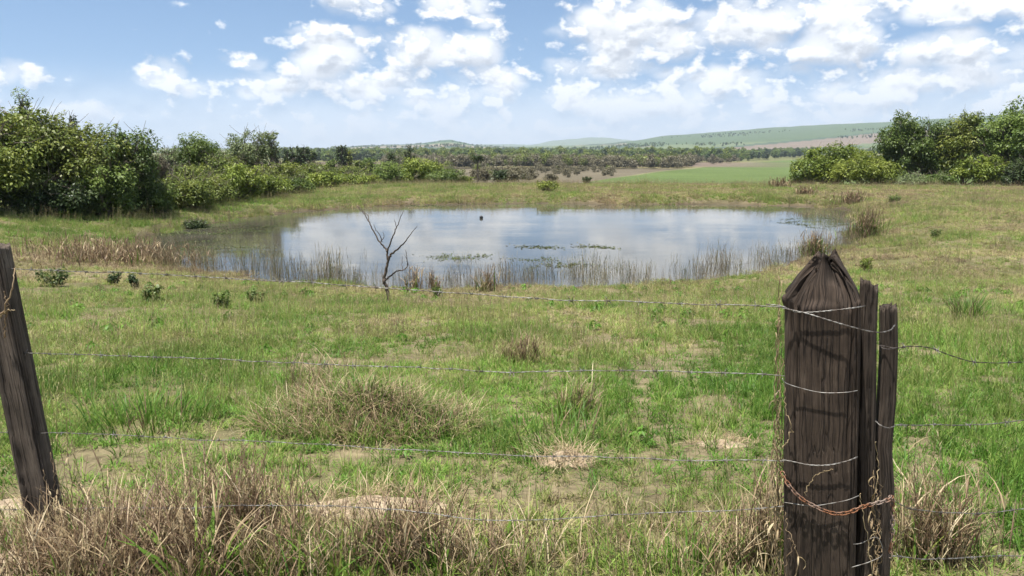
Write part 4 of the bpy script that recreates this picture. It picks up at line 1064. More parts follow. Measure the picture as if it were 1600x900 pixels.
st_ = [[(1225, 940, FR(1225, 940) - .01), (1228, 880, FR(1228, 880) - .012), (1240, 850, FR(1240, 850) - .014), (1232, 840, FR(1232, 840) - .012)], [(1240, 905, FR(1240, 905) - .02), (1248, 875, FR(1248, 875) - .02), (1240, 850, FR(1240, 850) - .018), (1230, 825, FR(1230, 825) - .012), (1226, 800, FR(1226, 800) - .006)],
       [(1257, 772, FR(1257, 772) - .012), (1268, 750, FR(1268, 750) - .016), (1285, 737, FR(1285, 737) - .018), (1303, 733, FR(1303, 733) - .015)], [(1222, 700, FR(1222, 700)), (1230, 690, FR(1230, 690) - .012), (1238, 670, FR(1238, 670) - .014), (1228, 640, FR(1228, 640) - .01), (1226, 600, FR(1226, 600))]]
vine('dry_vine', 'single dry tendrils curling over the face of the pointed post', st_, 3, 46, .0020)
st_ = []
for q in range(6):
    x0 = 1362 + rng.random() * 14; l = [(x0 + rng.normal(0, 4), yy, YP + .05 + rng.random() * .04) for yy in np.linspace(900, 690 + 25 * q, 7)]; st_.append(l)
st_.append([(1364, 920, YP - .02), (1356, 850, YP - .02), (1346, 790, YP - .01), (1342, 772, YP)])
vine('dry_vine', 'dry vine and curled leaves caught between the two slim poles', st_, 9, 47, .0020)
st_ = [[(6, 528, YL - .09), (8, 500, YL - .09), (12, 478, YL - .095), (7, 456, YL - .09)], [(-10, 505, YL - .08), (8, 488, YL - .1), (24, 484, YL - .09)], [(-5, 500, YL - .08), (12, 472, YL - .1), (22, 440, YL - .08), (22, 420, YL - .02)]]
vine('dry_vine', 'few pale dry twigs hung on the leaning post near the top', st_, 0, 48, .0036)
st_ = []
for q in range(7):
    x0 = 62 + 14 * q / 2; l = [(x0 + 30 - 30 * u + rng.normal(0, 3), 880 - (120 + 26 * q) * u, YL - .12 - .03 * rng.random()) for u in np.linspace(0, 1, 7)]; st_.append(l)
vine('dry_vine', 'dry creeper with curled leaves at the foot of the leaning post', st_, 14, 49, .0020)
#==GRASS==
# ------------------------------------------------------------------ grass
def add_blade(b, base, a, L_, wd, lean, curl, val, seg=4, twist=0.0):
    u = np.linspace(0, 1, seg + 1); ang = lean + curl * u
    dl = L_ / seg
    hx = np.r_[0, np.cumsum(np.sin(ang[:-1]) * dl)]; hz = np.r_[0, np.cumsum(np.cos(ang[:-1]) * dl)]
    dirv = np.array([math.cos(a), math.sin(a), 0]); sd_ = np.array([-math.sin(a + twist), math.cos(a + twist), 0])
    cen = base + dirv * hx[:, None] + np.array([0, 0, 1.]) * hz[:, None]
    w_ = wd * .5 * np.clip(np.minimum(1.0, .55 + u * 2.2) * (1 - u ** 2.2), 0, 1)
    Lf = cen[:-1] + sd_ * w_[:-1, None]; Rt = cen[:-1] - sd_ * w_[:-1, None]
    V = np.concatenate([Lf, Rt, cen[-1:]]); n = seg; kq = np.arange(n - 1)
    b.add(V, np.stack([kq, n + kq, n + kq + 1, kq + 1], 1), [[n - 1, 2 * n - 1, 2 * n]], val)
def patch(nm, seed, nsub, rad, kinds, mat='grass_blade'):
    """a half-metre patch of sward: many small tufts, each leaning and coloured its own way"""
    rng = np.random.default_rng(seed); b = MB()
    for s in range(nsub):
        kind = kinds[rng.integers(len(kinds))]
        n_, r_, L0, L1, w0, w1, lean, curl, flat, heads, dv = SUB[kind]
        a = rng.random() * 6.28; rr_ = rad * rng.random() ** .5; c_ = np.array([math.cos(a) * rr_, math.sin(a) * rr_, 0]); off = rng.normal(0, .26) + dv; la = rng.random() * 6.28; hs = .65 + .7 * rng.random()
        for q in range(n_):
            ba = rng.random() * 6.28; br_ = r_ * rng.random() ** .6
            add_blade(b, c_ + np.array([math.cos(ba) * br_, math.sin(ba) * br_, -.012]), la + rng.normal(0, 1.5), (L0 + (L1 - L0) * rng.random()) * hs, w0 + (w1 - w0) * rng.random(), abs(rng.normal(0, lean)) + flat, abs(rng.normal(curl, curl * .5)), .5 + off + rng.normal(0, .16), 3, rng.normal(0, .7))
        for q in range(heads):
            ba = rng.random() * 6.28; ln = abs(rng.normal(0, .22)); L_ = L1 * hs * (1.1 + .6 * rng.random())
            tip = c_ + np.array([math.cos(ba) * math.sin(ln), math.sin(ba) * math.sin(ln), math.cos(ln)]) * L_; v = .95 + .3 * rng.random()
            b.tube(bend(c_, tip, rng, .05, 4), np.linspace(.0014, .0008, 4), 3, False, v)
            for e_ in range(4): add_blade(b, c_ + (tip - c_) * (.74 + .07 * e_), rng.random() * 6.28, .026, .0035, .5, .4, v, 2)
    return bpy.data.objects.new(nm, b.mesh(nm, [MAT[mat]], False))
#        n   rad  L0   L1   w0     w1     lean curl flat heads tint shift
SUB = {'leafy': (30, .060, .035, .105, .0045, .0100, .70, 1.2, .10, 0, -.04), 'tall': (18, .05, .07, .18, .004, .0075, .50, 1.0, 0, 1, 0.0),
       'thin': (16, .05, .08, .21, .0018, .004, .55, .7, 0, 2, .22), 'litter': (22, .075, .05, .15, .0022, .005, .45, .4, 1.0, 0, .34)}
PRO = []
for q in range(6): PRO.append(patch('sward_%d' % q, 400 + q, 26, .36, ['leafy'] * 8 + ['tall'] * 2 + ['litter'] * 2))                    # 0-5 green
for q in range(5): PRO.append(patch('mixed_%d' % q, 410 + q, 26, .36, ['leafy'] * 5 + ['tall'] * 3 + ['thin'] * 2 + ['litter'] * 4))   # 6-10 mixed
for q in range(5): PRO.append(patch('strawy_%d' % q, 420 + q, 26, .36, ['leafy'] * 2 + ['tall'] * 2 + ['thin'] * 4 + ['litter'] * 5))  # 11-15 dry
grass_lib = lib('grass_library', PRO)

def sector_points(rng, r0, r1, dens, azd=43):
    az = math.radians(azd); area = az * (r1 * r1 - r0 * r0); n = int(area * dens)
    r = np.sqrt(rng.uniform(r0 * r0, r1 * r1, n)); a = rng.uniform(-az, az, n)
    return np.sin(a) * r, np.cos(a) * r
def dryness(x, y):
    d = np.interp(y, [2.3, 3.2, 3.8, 4.4, 6.0, 7.2, 10, 15, 19, 22, 30, 45, 62], [.54, .48, .36, .23, .22, .34, .41, .44, .50, .56, .54, .58, .60])
    d = d + .12 * sstep(11, 16, y) * sstep(2.5, 8, x) - .10 * sstep(1.2, 2.2, x) * sstep(11, 8, y) - .10 * sstep(-.3, .4, x) * sstep(4.2, 3.2, y)
    d = d + .26 * sstep(-4.5, -9, x) * sstep(16.5, 19.5, y) * sstep(31, 26, y) - .12 * sstep(-9, -12, x) * sstep(25, 29, y)
    d = d + (fbm(x * .6, y * .6, 21, 4) - .5) * .86 + (fbm(x * .16, y * .16, 22, 2) - .5) * .36
    return d
def bare(x, y):
    """1 where the ground shows through (trodden or sandy spots)"""
    return sstep(.62, .72, fbm(x * .42 + 9, y * .42, 33, 3))
rng = np.random.default_rng(77)
gx, gy, gs = [], [], []
for (r0, r1, dn, s0, s1) in [(2.2, 4.5, 12, .8, 1.15), (4.5, 8, 10, .9, 1.25), (8, 14, 7.5, .95, 1.4), (14, 24, 5.2, 1.0, 1.5), (24, 40, 3.4, 1.1, 1.7), (40, 86, 2.9, 1.3, 2.0)]:
    x, y = sector_points(rng, r0, r1, dn); gx.append(x); gy.append(y); gs.append(rng.uniform(s0, s1, len(x)))
gx = np.concatenate(gx); gy = np.concatenate(gy); gs = np.concatenate(gs)
sd = pond_sd(gx, gy)
keep = sd > rng.uniform(-.1, .45, len(gx)) + .9 * sstep(.55, .75, fbm(gx * .5, gy * .5, 131, 2))
gx, gy, gs, sd = gx[keep], gy[keep], gs[keep], sd[keep]
n = len(gx); dr = dryness(gx, gy) + rng.normal(0, .07, n)
dr = dr + .10 * sstep(2.5, .2, sd) * (gy > 18) + .14 * bare(gx, gy)
cls = dr + rng.normal(0, .10, n)
pick = np.where(cls < .36, rng.integers(0, 6, n), np.where(cls < .54, 6 + rng.integers(0, 5, n), 11 + rng.integers(0, 5, n)))
gh = gs * (.42 + 1.3 * fbm(gx * .9, gy * .9, 51, 3)) * (1 - .35 * bare(gx, gy)) * np.interp(gy, [3, 5, 22, 30], [1, .76, .80, 1])
gh = gh * np.where(gy > 24, np.interp(sd, [0, 1.2, 3.5], [1.5, 1.2, .9]), 1)
e_ = .25; zz = terrain(gx, gy); sxx = (terrain(gx + e_, gy) - terrain(gx - e_, gy)) / (2 * e_); syy = (terrain(gx, gy + e_) - terrain(gx, gy - e_)) / (2 * e_)
# lay each patch on the slope: euler XYZ with a turn about z first undone, so tilt is applied in world axes
rz = rng.uniform(0, 6.28, n); rots = np.empty((n, 3))
for i in range(n):
    eu = (Vector((-sxx[i], -syy[i], 1)).to_track_quat('Z', 'Y').to_matrix() @ Matrix.Rotation(rz[i], 3, 'Z')).to_euler('XYZ'); rots[i] = eu[:]
scatter('grass', 'mixed green and straw coloured pasture grass covering the paddock and banks', np.stack([gx, gy, zz], 1), rots[:, 2], rots[:, :2], np.stack([gs, gs, gh], 1),
        pick, np.clip(dr, 0, 1), np.clip(.46 + rng.normal(0, .2, n) + (fbm(gx * 1.1, gy * 1.1, 53, 2) - .5) * .9, 0, 1), grass_lib)

# broad-leaved weeds growing through the sward
WP = []
for q in range(4):
    rg = np.random.default_rng(540 + q); m_ = 46; a = rg.random(m_) * 6.28; f = rg.random(m_) ** .6 * .11; hz_ = .03 + .13 * rg.random(m_) * (1 - f / .16)
    c_ = np.stack([np.cos(a) * f, np.sin(a) * f, hz_], 1)
    Vq, Qq = leaf_quads(c_, np.stack([np.cos(a) * .6, np.sin(a) * .6, np.ones(m_)], 1) + rg.normal(0, .3, (m_, 3)), np.stack([np.cos(a), np.sin(a), 0 * a], 1), .05 + .05 * rg.random(m_), .022 + .018 * rg.random(m_))
    b = MB(); b.add(Vq, Qq, a=np.repeat(.3 + .4 * rg.random(m_), 4)); WP.append(bpy.data.objects.new('broadleaf_%d' % q, b.mesh('broadleaf_%d' % q, [MAT['grass_blade']], False)))
wp_lib = lib('broadleaf_library', WP)
rg = np.random.default_rng(91); x, y = sector_points(rg, 4, 22, 1.3); kq = (fbm(x * .5, y * .5, 141, 3) > .50) & (pond_sd(x, y) > .8); x, y = x[kq], y[kq]; n = len(x); ss = rg.uniform(.35, .85, n) * np.interp(y, [4, 12], [.8, 1.5])
scatter('pasture_weed', 'low broad-leaved weeds growing through the pasture grass', np.stack([x, y, terrain(x, y) + .01], 1), rg.uniform(0, 6.28, n), rg.normal(0, .1, (n, 2)), np.stack([ss, ss, ss], 1), rg.integers(0, 4, n), np.clip(.16 + rg.normal(0, .08, n), 0, 1), rg.random(n) * .8, wp_lib)

# reeds standing in the shallows
RP = []
for q in range(5):
    rg = np.random.default_rng(500 + q); b = MB()
    for s in range(6):
        a = rg.random() * 6.28; rr_ = .42 * rg.random(); base = np.array([math.cos(a) * rr_, math.sin(a) * rr_, -.25]); ln = abs(rg.normal(0, .17)); L_ = .40 + .85 * rg.random(); a2 = rg.random() * 6.28
        tip = base + np.array([math.cos(a2) * math.sin(ln), math.sin(a2) * math.sin(ln), math.cos(ln)]) * L_; v = rg.random()
        pth = bend(base, tip, rg, .05, 5); b.tube(pth, np.linspace(.0075, .003, 5), 3, False, v)
        for e_ in range(3): add_blade(b, pth[2 + e_ % 3], rg.random() * 6.28, .14 + .16 * rg.random(), .011, .25, .7, np.clip(v + rg.normal(0, .2), 0, 1), 3)
        if rg.random() < .5: add_blade(b, pth[4] - (pth[4] - pth[3]) * .4, rg.random() * 6.28, .12, .02, .1, .2, min(1, v + .3), 3)
    RP.append(bpy.data.objects.new('reed_%d' % q, b.mesh('reed_%d' % q, [MAT['reed_stem']], False)))
reed_lib = lib('reed_library', RP)
rg = np.random.default_rng(88); X_, Y_, Sx, Tn = [], [], [], []
def reeds(px0, px1, py0, py1, n_, s0, s1, tint):
    for _ in range(max(2, int(n_ * .62))):
        px, py = rg.uniform(px0, px1), rg.uniform(py0, py1)
        x, y = on_plane(px, py, WATER_Z); X_.append(x); Y_.append(y); Sx.append(rg.uniform(s0, s1) * .85); Tn.append(tint + rg.normal(0, .15))
# (photograph boxes: stands of reeds along the near shore and out in the shallows)
reeds(250, 330, 402, 424, 46, .5, .95, .6); reeds(320, 440, 412, 432, 52, .45, .9, .55); reeds(430, 545, 420, 446, 62, .55, 1.0, .6); reeds(505, 545, 425, 440, 14, .9, 1.25, .55)
reeds(545, 640, 436, 450, 26, .35, .7, .6); reeds(640, 760, 432, 452, 40, .35, .75, .7); reeds(690, 745, 403, 412, 14, .35, .6, .35); reeds(740, 900, 428, 448, 46, .4, .8, .65)
reeds(780, 800, 420, 436, 7, .7, .95, .6); reeds(815, 905, 418, 438, 34, .6, 1.0, .45); reeds(900, 970, 418, 430, 26, .6, 1.0, .5); reeds(960, 1090, 414, 436, 26, .45, .8, .5)
reeds(1095, 1145, 402, 432, 26, .75, 1.15, .6); reeds(1150, 1260, 396, 418, 40, .5, .9, .62); reeds(1240, 1300, 382, 400, 20, .45, .8, .6); reeds(1265, 1335, 362, 392, 34, .3, .65, .7)
reeds(900, 1100, 436, 446, 40, .4, .7, .45); reeds(250, 420, 376, 398, 16, .3, .5, .3); reeds(560, 640, 398, 414, 4, .4, .6, .5)
for _ in range(900):   # uneven fringe along the near shore
    i = rg.integers(len(SHORE)); p_ = SHORE[i] + (SHORE[(i + 1) % len(SHORE)] - SHORE[i]) * rg.random()
    if p_[1] < 30 and fbm(np.array([p_[0] * .8]), np.array([p_[1] * .8]), 66, 3)[0] > .42:
        nrm_ = (p_ - cen); nrm_ /= np.linalg.norm(nrm_); p_ = p_ + nrm_ * rg.normal(-.2, .7)
        X_.append(p_[0]); Y_.append(p_[1]); Sx.append(rg.uniform(.22, .62)); Tn.append(.72 + rg.normal(0, .2))
for _ in range(520):   # thin fringe along the far shore
    i = rg.integers(len(SHORE)); p_ = SHORE[i] + (SHORE[(i + 1) % len(SHORE)] - SHORE[i]) * rg.random()
    if p_[1] > 27:
        nrm_ = (p_ - cen); nrm_ /= np.linalg.norm(nrm_); p_ = p_ + nrm_ * rg.normal(.25, .3)
        X_.append(p_[0]); Y_.append(p_[1]); Sx.append(rg.uniform(.35, .7)); Tn.append(.7 + rg.normal(0, .15))
X_, Y_, Sx, Tn = map(np.array, (X_, Y_, Sx, Tn)); n = len(X_)
zr = np.maximum(terrain(X_, Y_), WATER_Z - .28) + .15
scatter('reeds', 'thin dry reeds standing in the shallow edge of the pond', np.stack([X_, Y_, zr], 1), rg.uniform(0, 6.28, n), rg.normal(0, .07, (n, 2)), np.stack([Sx, Sx, Sx], 1), rg.integers(0, 5, n), np.clip(Tn, 0, 1), rg.random(n), reed_lib)

# floating water weed
FW = []
for q in range(3):
    rg = np.random.default_rng(520 + q); m_ = 60; c_ = np.c_[rg.normal(0, .30, (m_, 2)), np.full(m_, .006) + rg.random(m_) * .012]
    Vq, Qq = leaf_quads(c_, np.tile([0, 0, 1.], (m_, 1)) + rg.normal(0, .12, (m_, 3)), rg.normal(0, 1, (m_, 3)), .05 + .07 * rg.random(m_), .02 + .03 * rg.random(m_))
    b = MB(); b.add(Vq, Qq, a=np.repeat(rg.random(m_), 4)); FW.append(bpy.data.objects.new('weed_%d' % q, b.mesh('weed_%d' % q, [MAT['reed_stem']], False)))
weed_lib = lib('weed_library', FW)
rg = np.random.default_rng(89); q_ = []
for (px0, px1, py0, py1, m_) in [(250, 440, 352, 366, 60), (690, 760, 398, 404, 6), (790, 950, 385, 388, 12), (820, 900, 405, 430, 12), (240, 420, 372, 392, 26), (1220, 1330, 340, 372, 22), (640, 700, 320, 323, 22)]:
    for _ in range(max(6, int(m_ * .4))): q_.append(on_plane(rg.uniform(px0, px1), rg.uniform(py0, py1), WATER_Z))
q_ = np.array(q_); n = len(q_); ss = rg.uniform(.5, 1.3, n)
scatter('water_weed', 'thin floating water weed in patches on the pond', np.c_[q_, np.full(n, WATER_Z + .004)], rg.uniform(0, 6.28, n), np.zeros((n, 2)), np.stack([ss * 1.5, ss * .55, ss], 1), rg.integers(0, 3, n), np.full(n, .05), rg.random(n), weed_lib)

# ------------------------------------------------------------------ single plants and clumps
def dry_clump(label, px, py, spread, n_, L0, L1, seed, green=.12, lean=.28, name='dry_grass_clump', shade=.45, loc=None, mat='straw', ry=None):
    rg = np.random.default_rng(seed); o0 = at(px, py) if loc is None else loc
    t = thing(name, label, 'grass clump', o0); b = MB(); g_ = MB(); hd = MB()
    ry = ry or spread * .6; tk = max(1.0, math.hypot(o0.x, o0.y) / 6.5)
    BB = rg.normal(0, 1, (n_ + int(n_ * green), 2)) * np.array([spread * .5, ry * .5]); BZ = terrain(BB[:, 0] + o0.x, BB[:, 1] + o0.y) - o0.z - .02
    for q in range(n_):
        base = np.array([BB[q, 0], BB[q, 1], BZ[q]]); a = rg.random() * 6.28; ln = abs(rg.normal(0, lean)); L_ = L0 + (L1 - L0) * rg.random() ** 1.4
        v = np.clip(shade + rg.normal(0, .22), 0, 1)
        tip = base + np.array([math.cos(a) * math.sin(ln), math.sin(a) * math.sin(ln), math.cos(ln)]) * L_
        pth = bend(base, tip, rg, .10, 5); b.tube(pth, np.linspace(.0022, .0011, 5) * tk, 3, False, v)
        for e_ in range(rg.integers(1, 4)):
            add_blade(b, pth[1 + rg.integers(0, 3)], rg.random() * 6.28, (.06 + .20 * rg.random()) * min(tk, 1.6), (.0035 + .004 * rg.random()) * tk, .25 + .6 * rg.random(), .3 + .8 * rg.random(), np.clip(v + rg.normal(0, .24), 0, 1), 3, rg.normal(0, .5))
        if rg.random() < .3:
            for s in range(6): add_blade(hd, pth[4] - (pth[4] - pth[2]) * .07 * s, rg.random() * 6.28, .03 * min(tk, 2), .004 * tk, .5, .3, np.clip(v + .1, 0, 1), 2)
    for q in range(int(n_ * green)):
        base = np.array([BB[n_ + q, 0], BB[n_ + q, 1], BZ[n_ + q]])
        add_blade(g_, base, rg.random() * 6.28, L0 + (L1 - L0) * rg.random() * .8, (.006 + .008 * rg.random()) * min(tk, 3), abs(rg.normal(0, .35)), .9 * rg.random(), rg.random() * .8, 4, rg.normal(0, .4))
    obj('stalks', b.mesh('stalks', [MAT[mat]], False), t)['kind'] = 'stuff'
    if hd.n: obj('seed_heads', hd.mesh('seed_heads', [MAT[mat]], False), t)['kind'] = 'stuff'
    if g_.n: obj('green_blades', g_.mesh('green_blades', [MAT['green_blade']], False), t)['kind'] = 'stuff'
    return t
dry_clump('big brown mass of dead stalks in the foreground beside the leaning post', 250, 872, .62, 640, .14, .38, 601, .08, .38, shade=.30)
dry_clump('dark tangle of broken stalks between the leaning post and the tall dead stalks', 165, 900, .42, 380, .10, .30, 623, .05, .6, shade=.30)
dry_clump('tall dead stalks rising in the foreground left of the soil mound', 375, 850, .32, 260, .2, .52, 602, .15, .25, shade=.44)
dry_clump('pale dry grass in the bottom left corner below the leaning post', 110, 890, .40, 190, .12, .36, 603, .05, .55, shade=.60)
dry_clump('upright dead brown clump in front of the sandy soil mound', 635, 880, .24, 260, .14, .36, 604, .3, .22, shade=.38)
dry_clump('matted brown stalks at the bottom right of the soil mound', 745, 890, .30, 130, .08, .26, 605, .25, .55, shade=.45)
dry_clump('green and straw blades low in the centre foreground', 475, 895, .34, 130, .12, .34, 606, .9, .4, shade=.50)
dry_clump('dry thin stalks left of the pointed post near the photo\'s bottom', 1140, 890, .24, 80, .12, .32, 607, .4, .25, shade=.42)
dry_clump('straw coloured stems crowding the foot of the pointed post', 1205, 890, .13, 110, .2, .5, 608, .2, .18, shade=.48)
dry_clump('brown upright stalks right of the slim poles', 1462, 880, .20, 170, .2, .46, 609, .2, .16, shade=.42)
dry_clump('pale arching straws leaning away right of the short pole', 1425, 850, .12, 26, .30, .60, 610, .3, .65, shade=.82)
dry_clump('sparse thin dead stems in the middle foreground', 930, 880, .5, 60, .10, .30, 611, .5, .35, shade=.55)
dry_clump('reddish brown dead clump in the pasture midway to the pond', 815, 568, .22, 150, .12, .30, 612, .1, .30, shade=.22)
dry_clump('small straw tuft on the pasture right of the big mound', 905, 640, .16, 80, .12, .30, 613, .6, .4, shade=.5)
dry_clump('rusty brown grass clump on the near shore right of the dead sapling', 647, 452, .22, 40, .2, .7, 614, .2, .22, shade=.36)
dry_clump('rusty brown grass clump on the near shore, second right of the dead sapling', 677, 452, .18, 32, .2, .55, 615, .2, .22, shade=.36)
dry_clump('tall straw and green clump on the near shore in the middle', 760, 455, .25, 48, .2, .8, 616, .5, .18, shade=.4)
dry_clump('dark reedy clump on the right shore of the pond', 1352, 372, .65, 150, .5, 1.35, 617, 1.2, .22, shade=.30, name='reed_clump')
dry_clump('dark reedy clump at the water\'s edge above the pointed post', 1272, 402, .42, 110, .4, 1.05, 618, .9, .25, shade=.30, name='reed_clump')
dry_clump('brown dead growth spreading over the left end of the pond', 175, 408, 2.6, 620, .35, .90, 619, .12, .35, shade=.33, ry=2.0, name='dead_grass_bank')
dry_clump('rusty tall grass at the far right corner of the pond', 1330, 318, .9, 130, .4, .9, 620, .2, .25, shade=.30)
dry_clump('reddish bush of dry grass on the bank by the crop field', 1217, 292, .8, 120, .2, 1.0, 621, .05, .5, shade=.36)
dry_clump('second dry reddish tussock on the bank near the right bushes', 1258, 304, .7, 110, .2, .8, 622, .1, .5, shade=.36)

# coarse green tussock
def tussock(label, px, py, n_, L0, L1, rad, seed, v0=.1, v1=.5, wd=.009):
    rg = np.random.default_rng(seed); o0 = at(px, py); b = MB(); b2 = MB()
    t = thing('grass_tussock', label, 'tussock', o0)
    for q in range(n_):
        a = rg.random() * 6.28; rr_ = rad * rg.random() ** .5; base = np.array([math.cos(a) * rr_, math.sin(a) * rr_, -.02])
        (add_blade)(b if rg.random() < .85 else b2, base, a + rg.normal(0, .6), L0 + (L1 - L0) * rg.random(), wd * (.6 + .6 * rg.random()), .12 + .5 * rg.random() * rr_ / rad, .4 + .9 * rg.random(), v0 + (v1 - v0) * rg.random(), 4, rg.normal(0, .4))
    obj('green_blades', b.mesh('green_blades', [MAT['green_blade']], False), t)
    if b2.n: obj('dry_blades', b2.mesh('dry_blades', [MAT['straw']], False), t)
    return t
tussock('dark green coarse tussock on the pasture right of the poles', 1512, 500, 190, .35, .68, .20, 701, 0, .4, .012)
tussock('broad-leaved bright green tussock low in the foreground grass', 310, 915, 26, .18, .42, .10, 702, .3, .7, .022)
tussock('broad green grass blades at the foot of the brown clump in the centre', 545, 905, 34, .14, .34, .14, 703, .2, .7, .018)
tussock('green blades beside the matted brown stalks', 690, 905, 30, .12, .30, .13, 704, .15, .6, .015)
tussock('dark lush green patch left of the big grassy mound', 230, 665, 220, .14, .34, .42, 705, 0, .4, .011)
tussock('lush green patch right of the big grassy mound', 870, 690, 240, .10, .26, .5, 706, 0, .4, .010)
tussock('pale green tussock in the grass right of the big mound', 885, 650, 70, .15, .34, .15, 707, .2, .8, .010)
tussock('green blades left of the foot of the pointed post', 1060, 895, 60, .12, .34, .18, 708, .1, .6, .012)

# leafy weeds
def weed(label, px, py, h, rad, seed, mat='leaf_green', leaf=.05, val=.35):
    rg = np.random.default_rng(seed); o0 = at(px, py); t = thing('leafy_weed', label, 'weed', o0); C = []; b = MB()
    for q in range(9):
        a = rg.random() * 6.28; tip = np.array([math.cos(a) * rad * (.3 + .7 * rg.random()), math.sin(a) * rad * (.3 + .7 * rg.random()), h * (.45 + .5 * rg.random())])
        pth = bend((0, 0, -.02), tip, rg, .1, 5); b.tube(pth, np.linspace(.006, .003, 5), 4, False, .4); C += [pth[2], pth[3], pth[4]]
    C = np.array(C); V, Q, A = clump_leaves(rg, C, np.full(len(C), rad * .34), np.full(len(C), 22), leaf, np.clip(val + rg.normal(0, .15, len(C)), 0, 1))
    V[:, 2] = np.maximum(V[:, 2], .0)
    obj('stems', b.mesh('stems', [MAT['straw']]), t); obj('leaves', mk_mesh('leaves', V, Q, [MAT[mat]], False, {'val': ('FLOAT', A)}), t)
weed('largest dark leafy weed behind the top wire near the leaning post', 87, 449, .42, .36, 801, 'leaf_green', .07)
weed('small dark weed behind the top wire, right of the largest weed', 179, 445, .30, .17, 802, 'leaf_dark', .06, .6)
weed('small dark upright weed beside the brown bank left of the pond', 213, 452, .36, .18, 803, 'leaf_dark', .06, .6)
weed('low green weed below the left end of the pond', 240, 470, .28, .22, 804, 'leaf_green', .06, .6)
weed('green weed in the pasture below the reeds on the left', 347, 480, .30, .20, 805, 'leaf_green', .06, .5)
weed('green weed midway between the left weeds and the dead sapling', 400, 478, .30, .18, 806, 'leaf_green', .06, .6)
weed('tiny green sapling on the shore right of the dead sapling', 684, 466, .30, .12, 807, 'leaf_green', .06, .6)
weed('pale leafy weed on the bank just right of the pointed post', 1352, 425, .38, .20, 808, 'leaf_bright', .06, .4)
weed('dark weed on the right bank above the reedy clump', 1398, 316, .4, .42, 809, 'leaf_green', .10, .4)
weed('small weed left of the dark green coarse tussock', 1460, 372, .30, .25, 811, 'leaf_green', .07, .4)

# dead sapling at the near shore
sb = at(606, 474); YS = sb.y
t = thing('dead_sapling', 'bare dark forked dead sapling standing on the near shore', 'dead tree', sb)
def limb(nm, pl_, r0, r1, dy0=0.0, dy1=0.0, par=t):
    n_ = len(pl_); pts = smooth_path([np.array(P(x_, y_, YS + dy0 + (dy1 - dy0) * i / (n_ - 1))) - np.array(sb) for i, (x_, y_) in enumerate(pl_)], 6)
    rg = np.random.default_rng(int(pl_[0][0] + pl_[-1][1])); pts[1:-1] += rg.normal(0, .006, pts[1:-1].shape)
    b = MB(); b.tube(pts, np.linspace(r0, r1, len(pts)), 7); return obj(nm, b.mesh(nm, [MAT['dead_bark']]), par)
limb('trunk', [(606, 480), (607, 466), (604, 448), (600, 438), (603, 424), (606, 410), (610, 398)], .044, .026)
br = limb('branch', [(606, 410), (605, 394), (602, 388), (590, 373), (578, 350), (570, 336), (556, 320)], .026, .006, 0, .35)
limb('twig', [(597, 378), (594, 368), (587, 358), (584, 350)], .011, .004, .12, .05, br); limb('twig', [(577, 347), (575, 337), (567, 330), (560, 321)], .011, .004, .25, .5, br)
limb('twig', [(595, 377), (600, 370), (598, 362)], .009, .004, .1, .0, br)
br = limb('branch', [(605, 394), (611, 377), (617, 362), (623, 348), (630, 330)], .020, .005, .02, -.30)
limb('twig', [(619, 357), (618, 348), (616, 343)], .008, .003, -.1, -.2, br)
br = limb('branch', [(610, 398), (620, 391), (630, 381), (640, 368), (652, 353)], .024, .005, 0, -.25)
br = limb('branch', [(602, 438), (612, 430), (620, 424), (632, 421), (637, 414), (636, 402), (634, 390)], .022, .005, 0, .2)
limb('twig', [(630, 422), (628, 412), (629, 400)], .008, .003, .12, .25, br); limb('twig', [(637, 415), (635, 403), (631, 398)], .008, .003, .15, .05, br)

# float on the water: slightly flattened ball with a neck ring
fx, fy = on_plane(752, 341, WATER_Z); prof = [(.0, -.08), (.06, -.07), (.095, -.02), (.10, .02), (.085, .06), (.05, .085), (.03, .092), (.028, .105), (.0, .108)]
th = np.arange(16) * 2 * math.pi / 16; V = np.concatenate([np.stack([np.cos(th) * r_, np.sin(th) * r_, np.full(16, z_)], 1) for r_, z_ in prof])
k_ = np.arange(16); k2_ = (k_ + 1) % 16; F = np.concatenate([np.stack([l * 16 + k_, l * 16 + k2_, (l + 1) * 16 + k2_, (l + 1) * 16 + k_], 1) for l in range(len(prof) - 1)])
tag(obj('float_ball', mk_mesh('float_ball', V, F, [MAT['float_rubber']], True), None, (fx, fy, WATER_Z + .04)), 'small black ball floating alone on the pond', 'float')

# mounds
def mound(name, label, cat, px, py, rx, ry, h, seed, mat='sandy_soil'):
    o0 = at(px, py); nr_, na_ = 22, 56
    rr_ = np.linspace(0, 1, nr_); th = np.arange(na_) * 2 * math.pi / na_; RQ, TQ = np.meshgrid(rr_, th, indexing='ij')
    lob = 1 + .30 * (fbm(np.cos(TQ) * 1.6 + seed, np.sin(TQ) * 1.6, seed, 3) - .5) * 2
    X = np.cos(TQ) * RQ * rx * lob; Y = np.sin(TQ) * RQ * ry * lob
    Z = h * (1 - sstep(0, 1, RQ)) * (.75 + .6 * fbm(X * 5 + seed, Y * 5, seed + 2, 4)) + (fbm(X * 16, Y * 16, seed + 4, 3) - .5) * .05 * (1 - RQ)
    Z = Z + terrain(X + o0.x, Y + o0.y) - o0.z - .03 * sstep(.8, 1, RQ)
    V = np.stack([X, Y, Z], -1).reshape(-1, 3); i, j = np.meshgrid(np.arange(nr_ - 1), np.arange(na_), indexing='ij'); j2 = (j + 1) % na_
    F = np.stack([i * na_ + j, (i + 1) * na_ + j, (i + 1) * na_ + j2, i * na_ + j2], -1).reshape(-1, 4)
    t = thing(name, label, cat, o0); obj('soil', mk_mesh('soil', V, F, [MAT[mat]], True), t)
    def top_z(x, y): return float(np.interp(math.hypot(x / rx, y / ry), rr_, (1 - sstep(0, 1, rr_)))) * h
    return t, o0, top_z
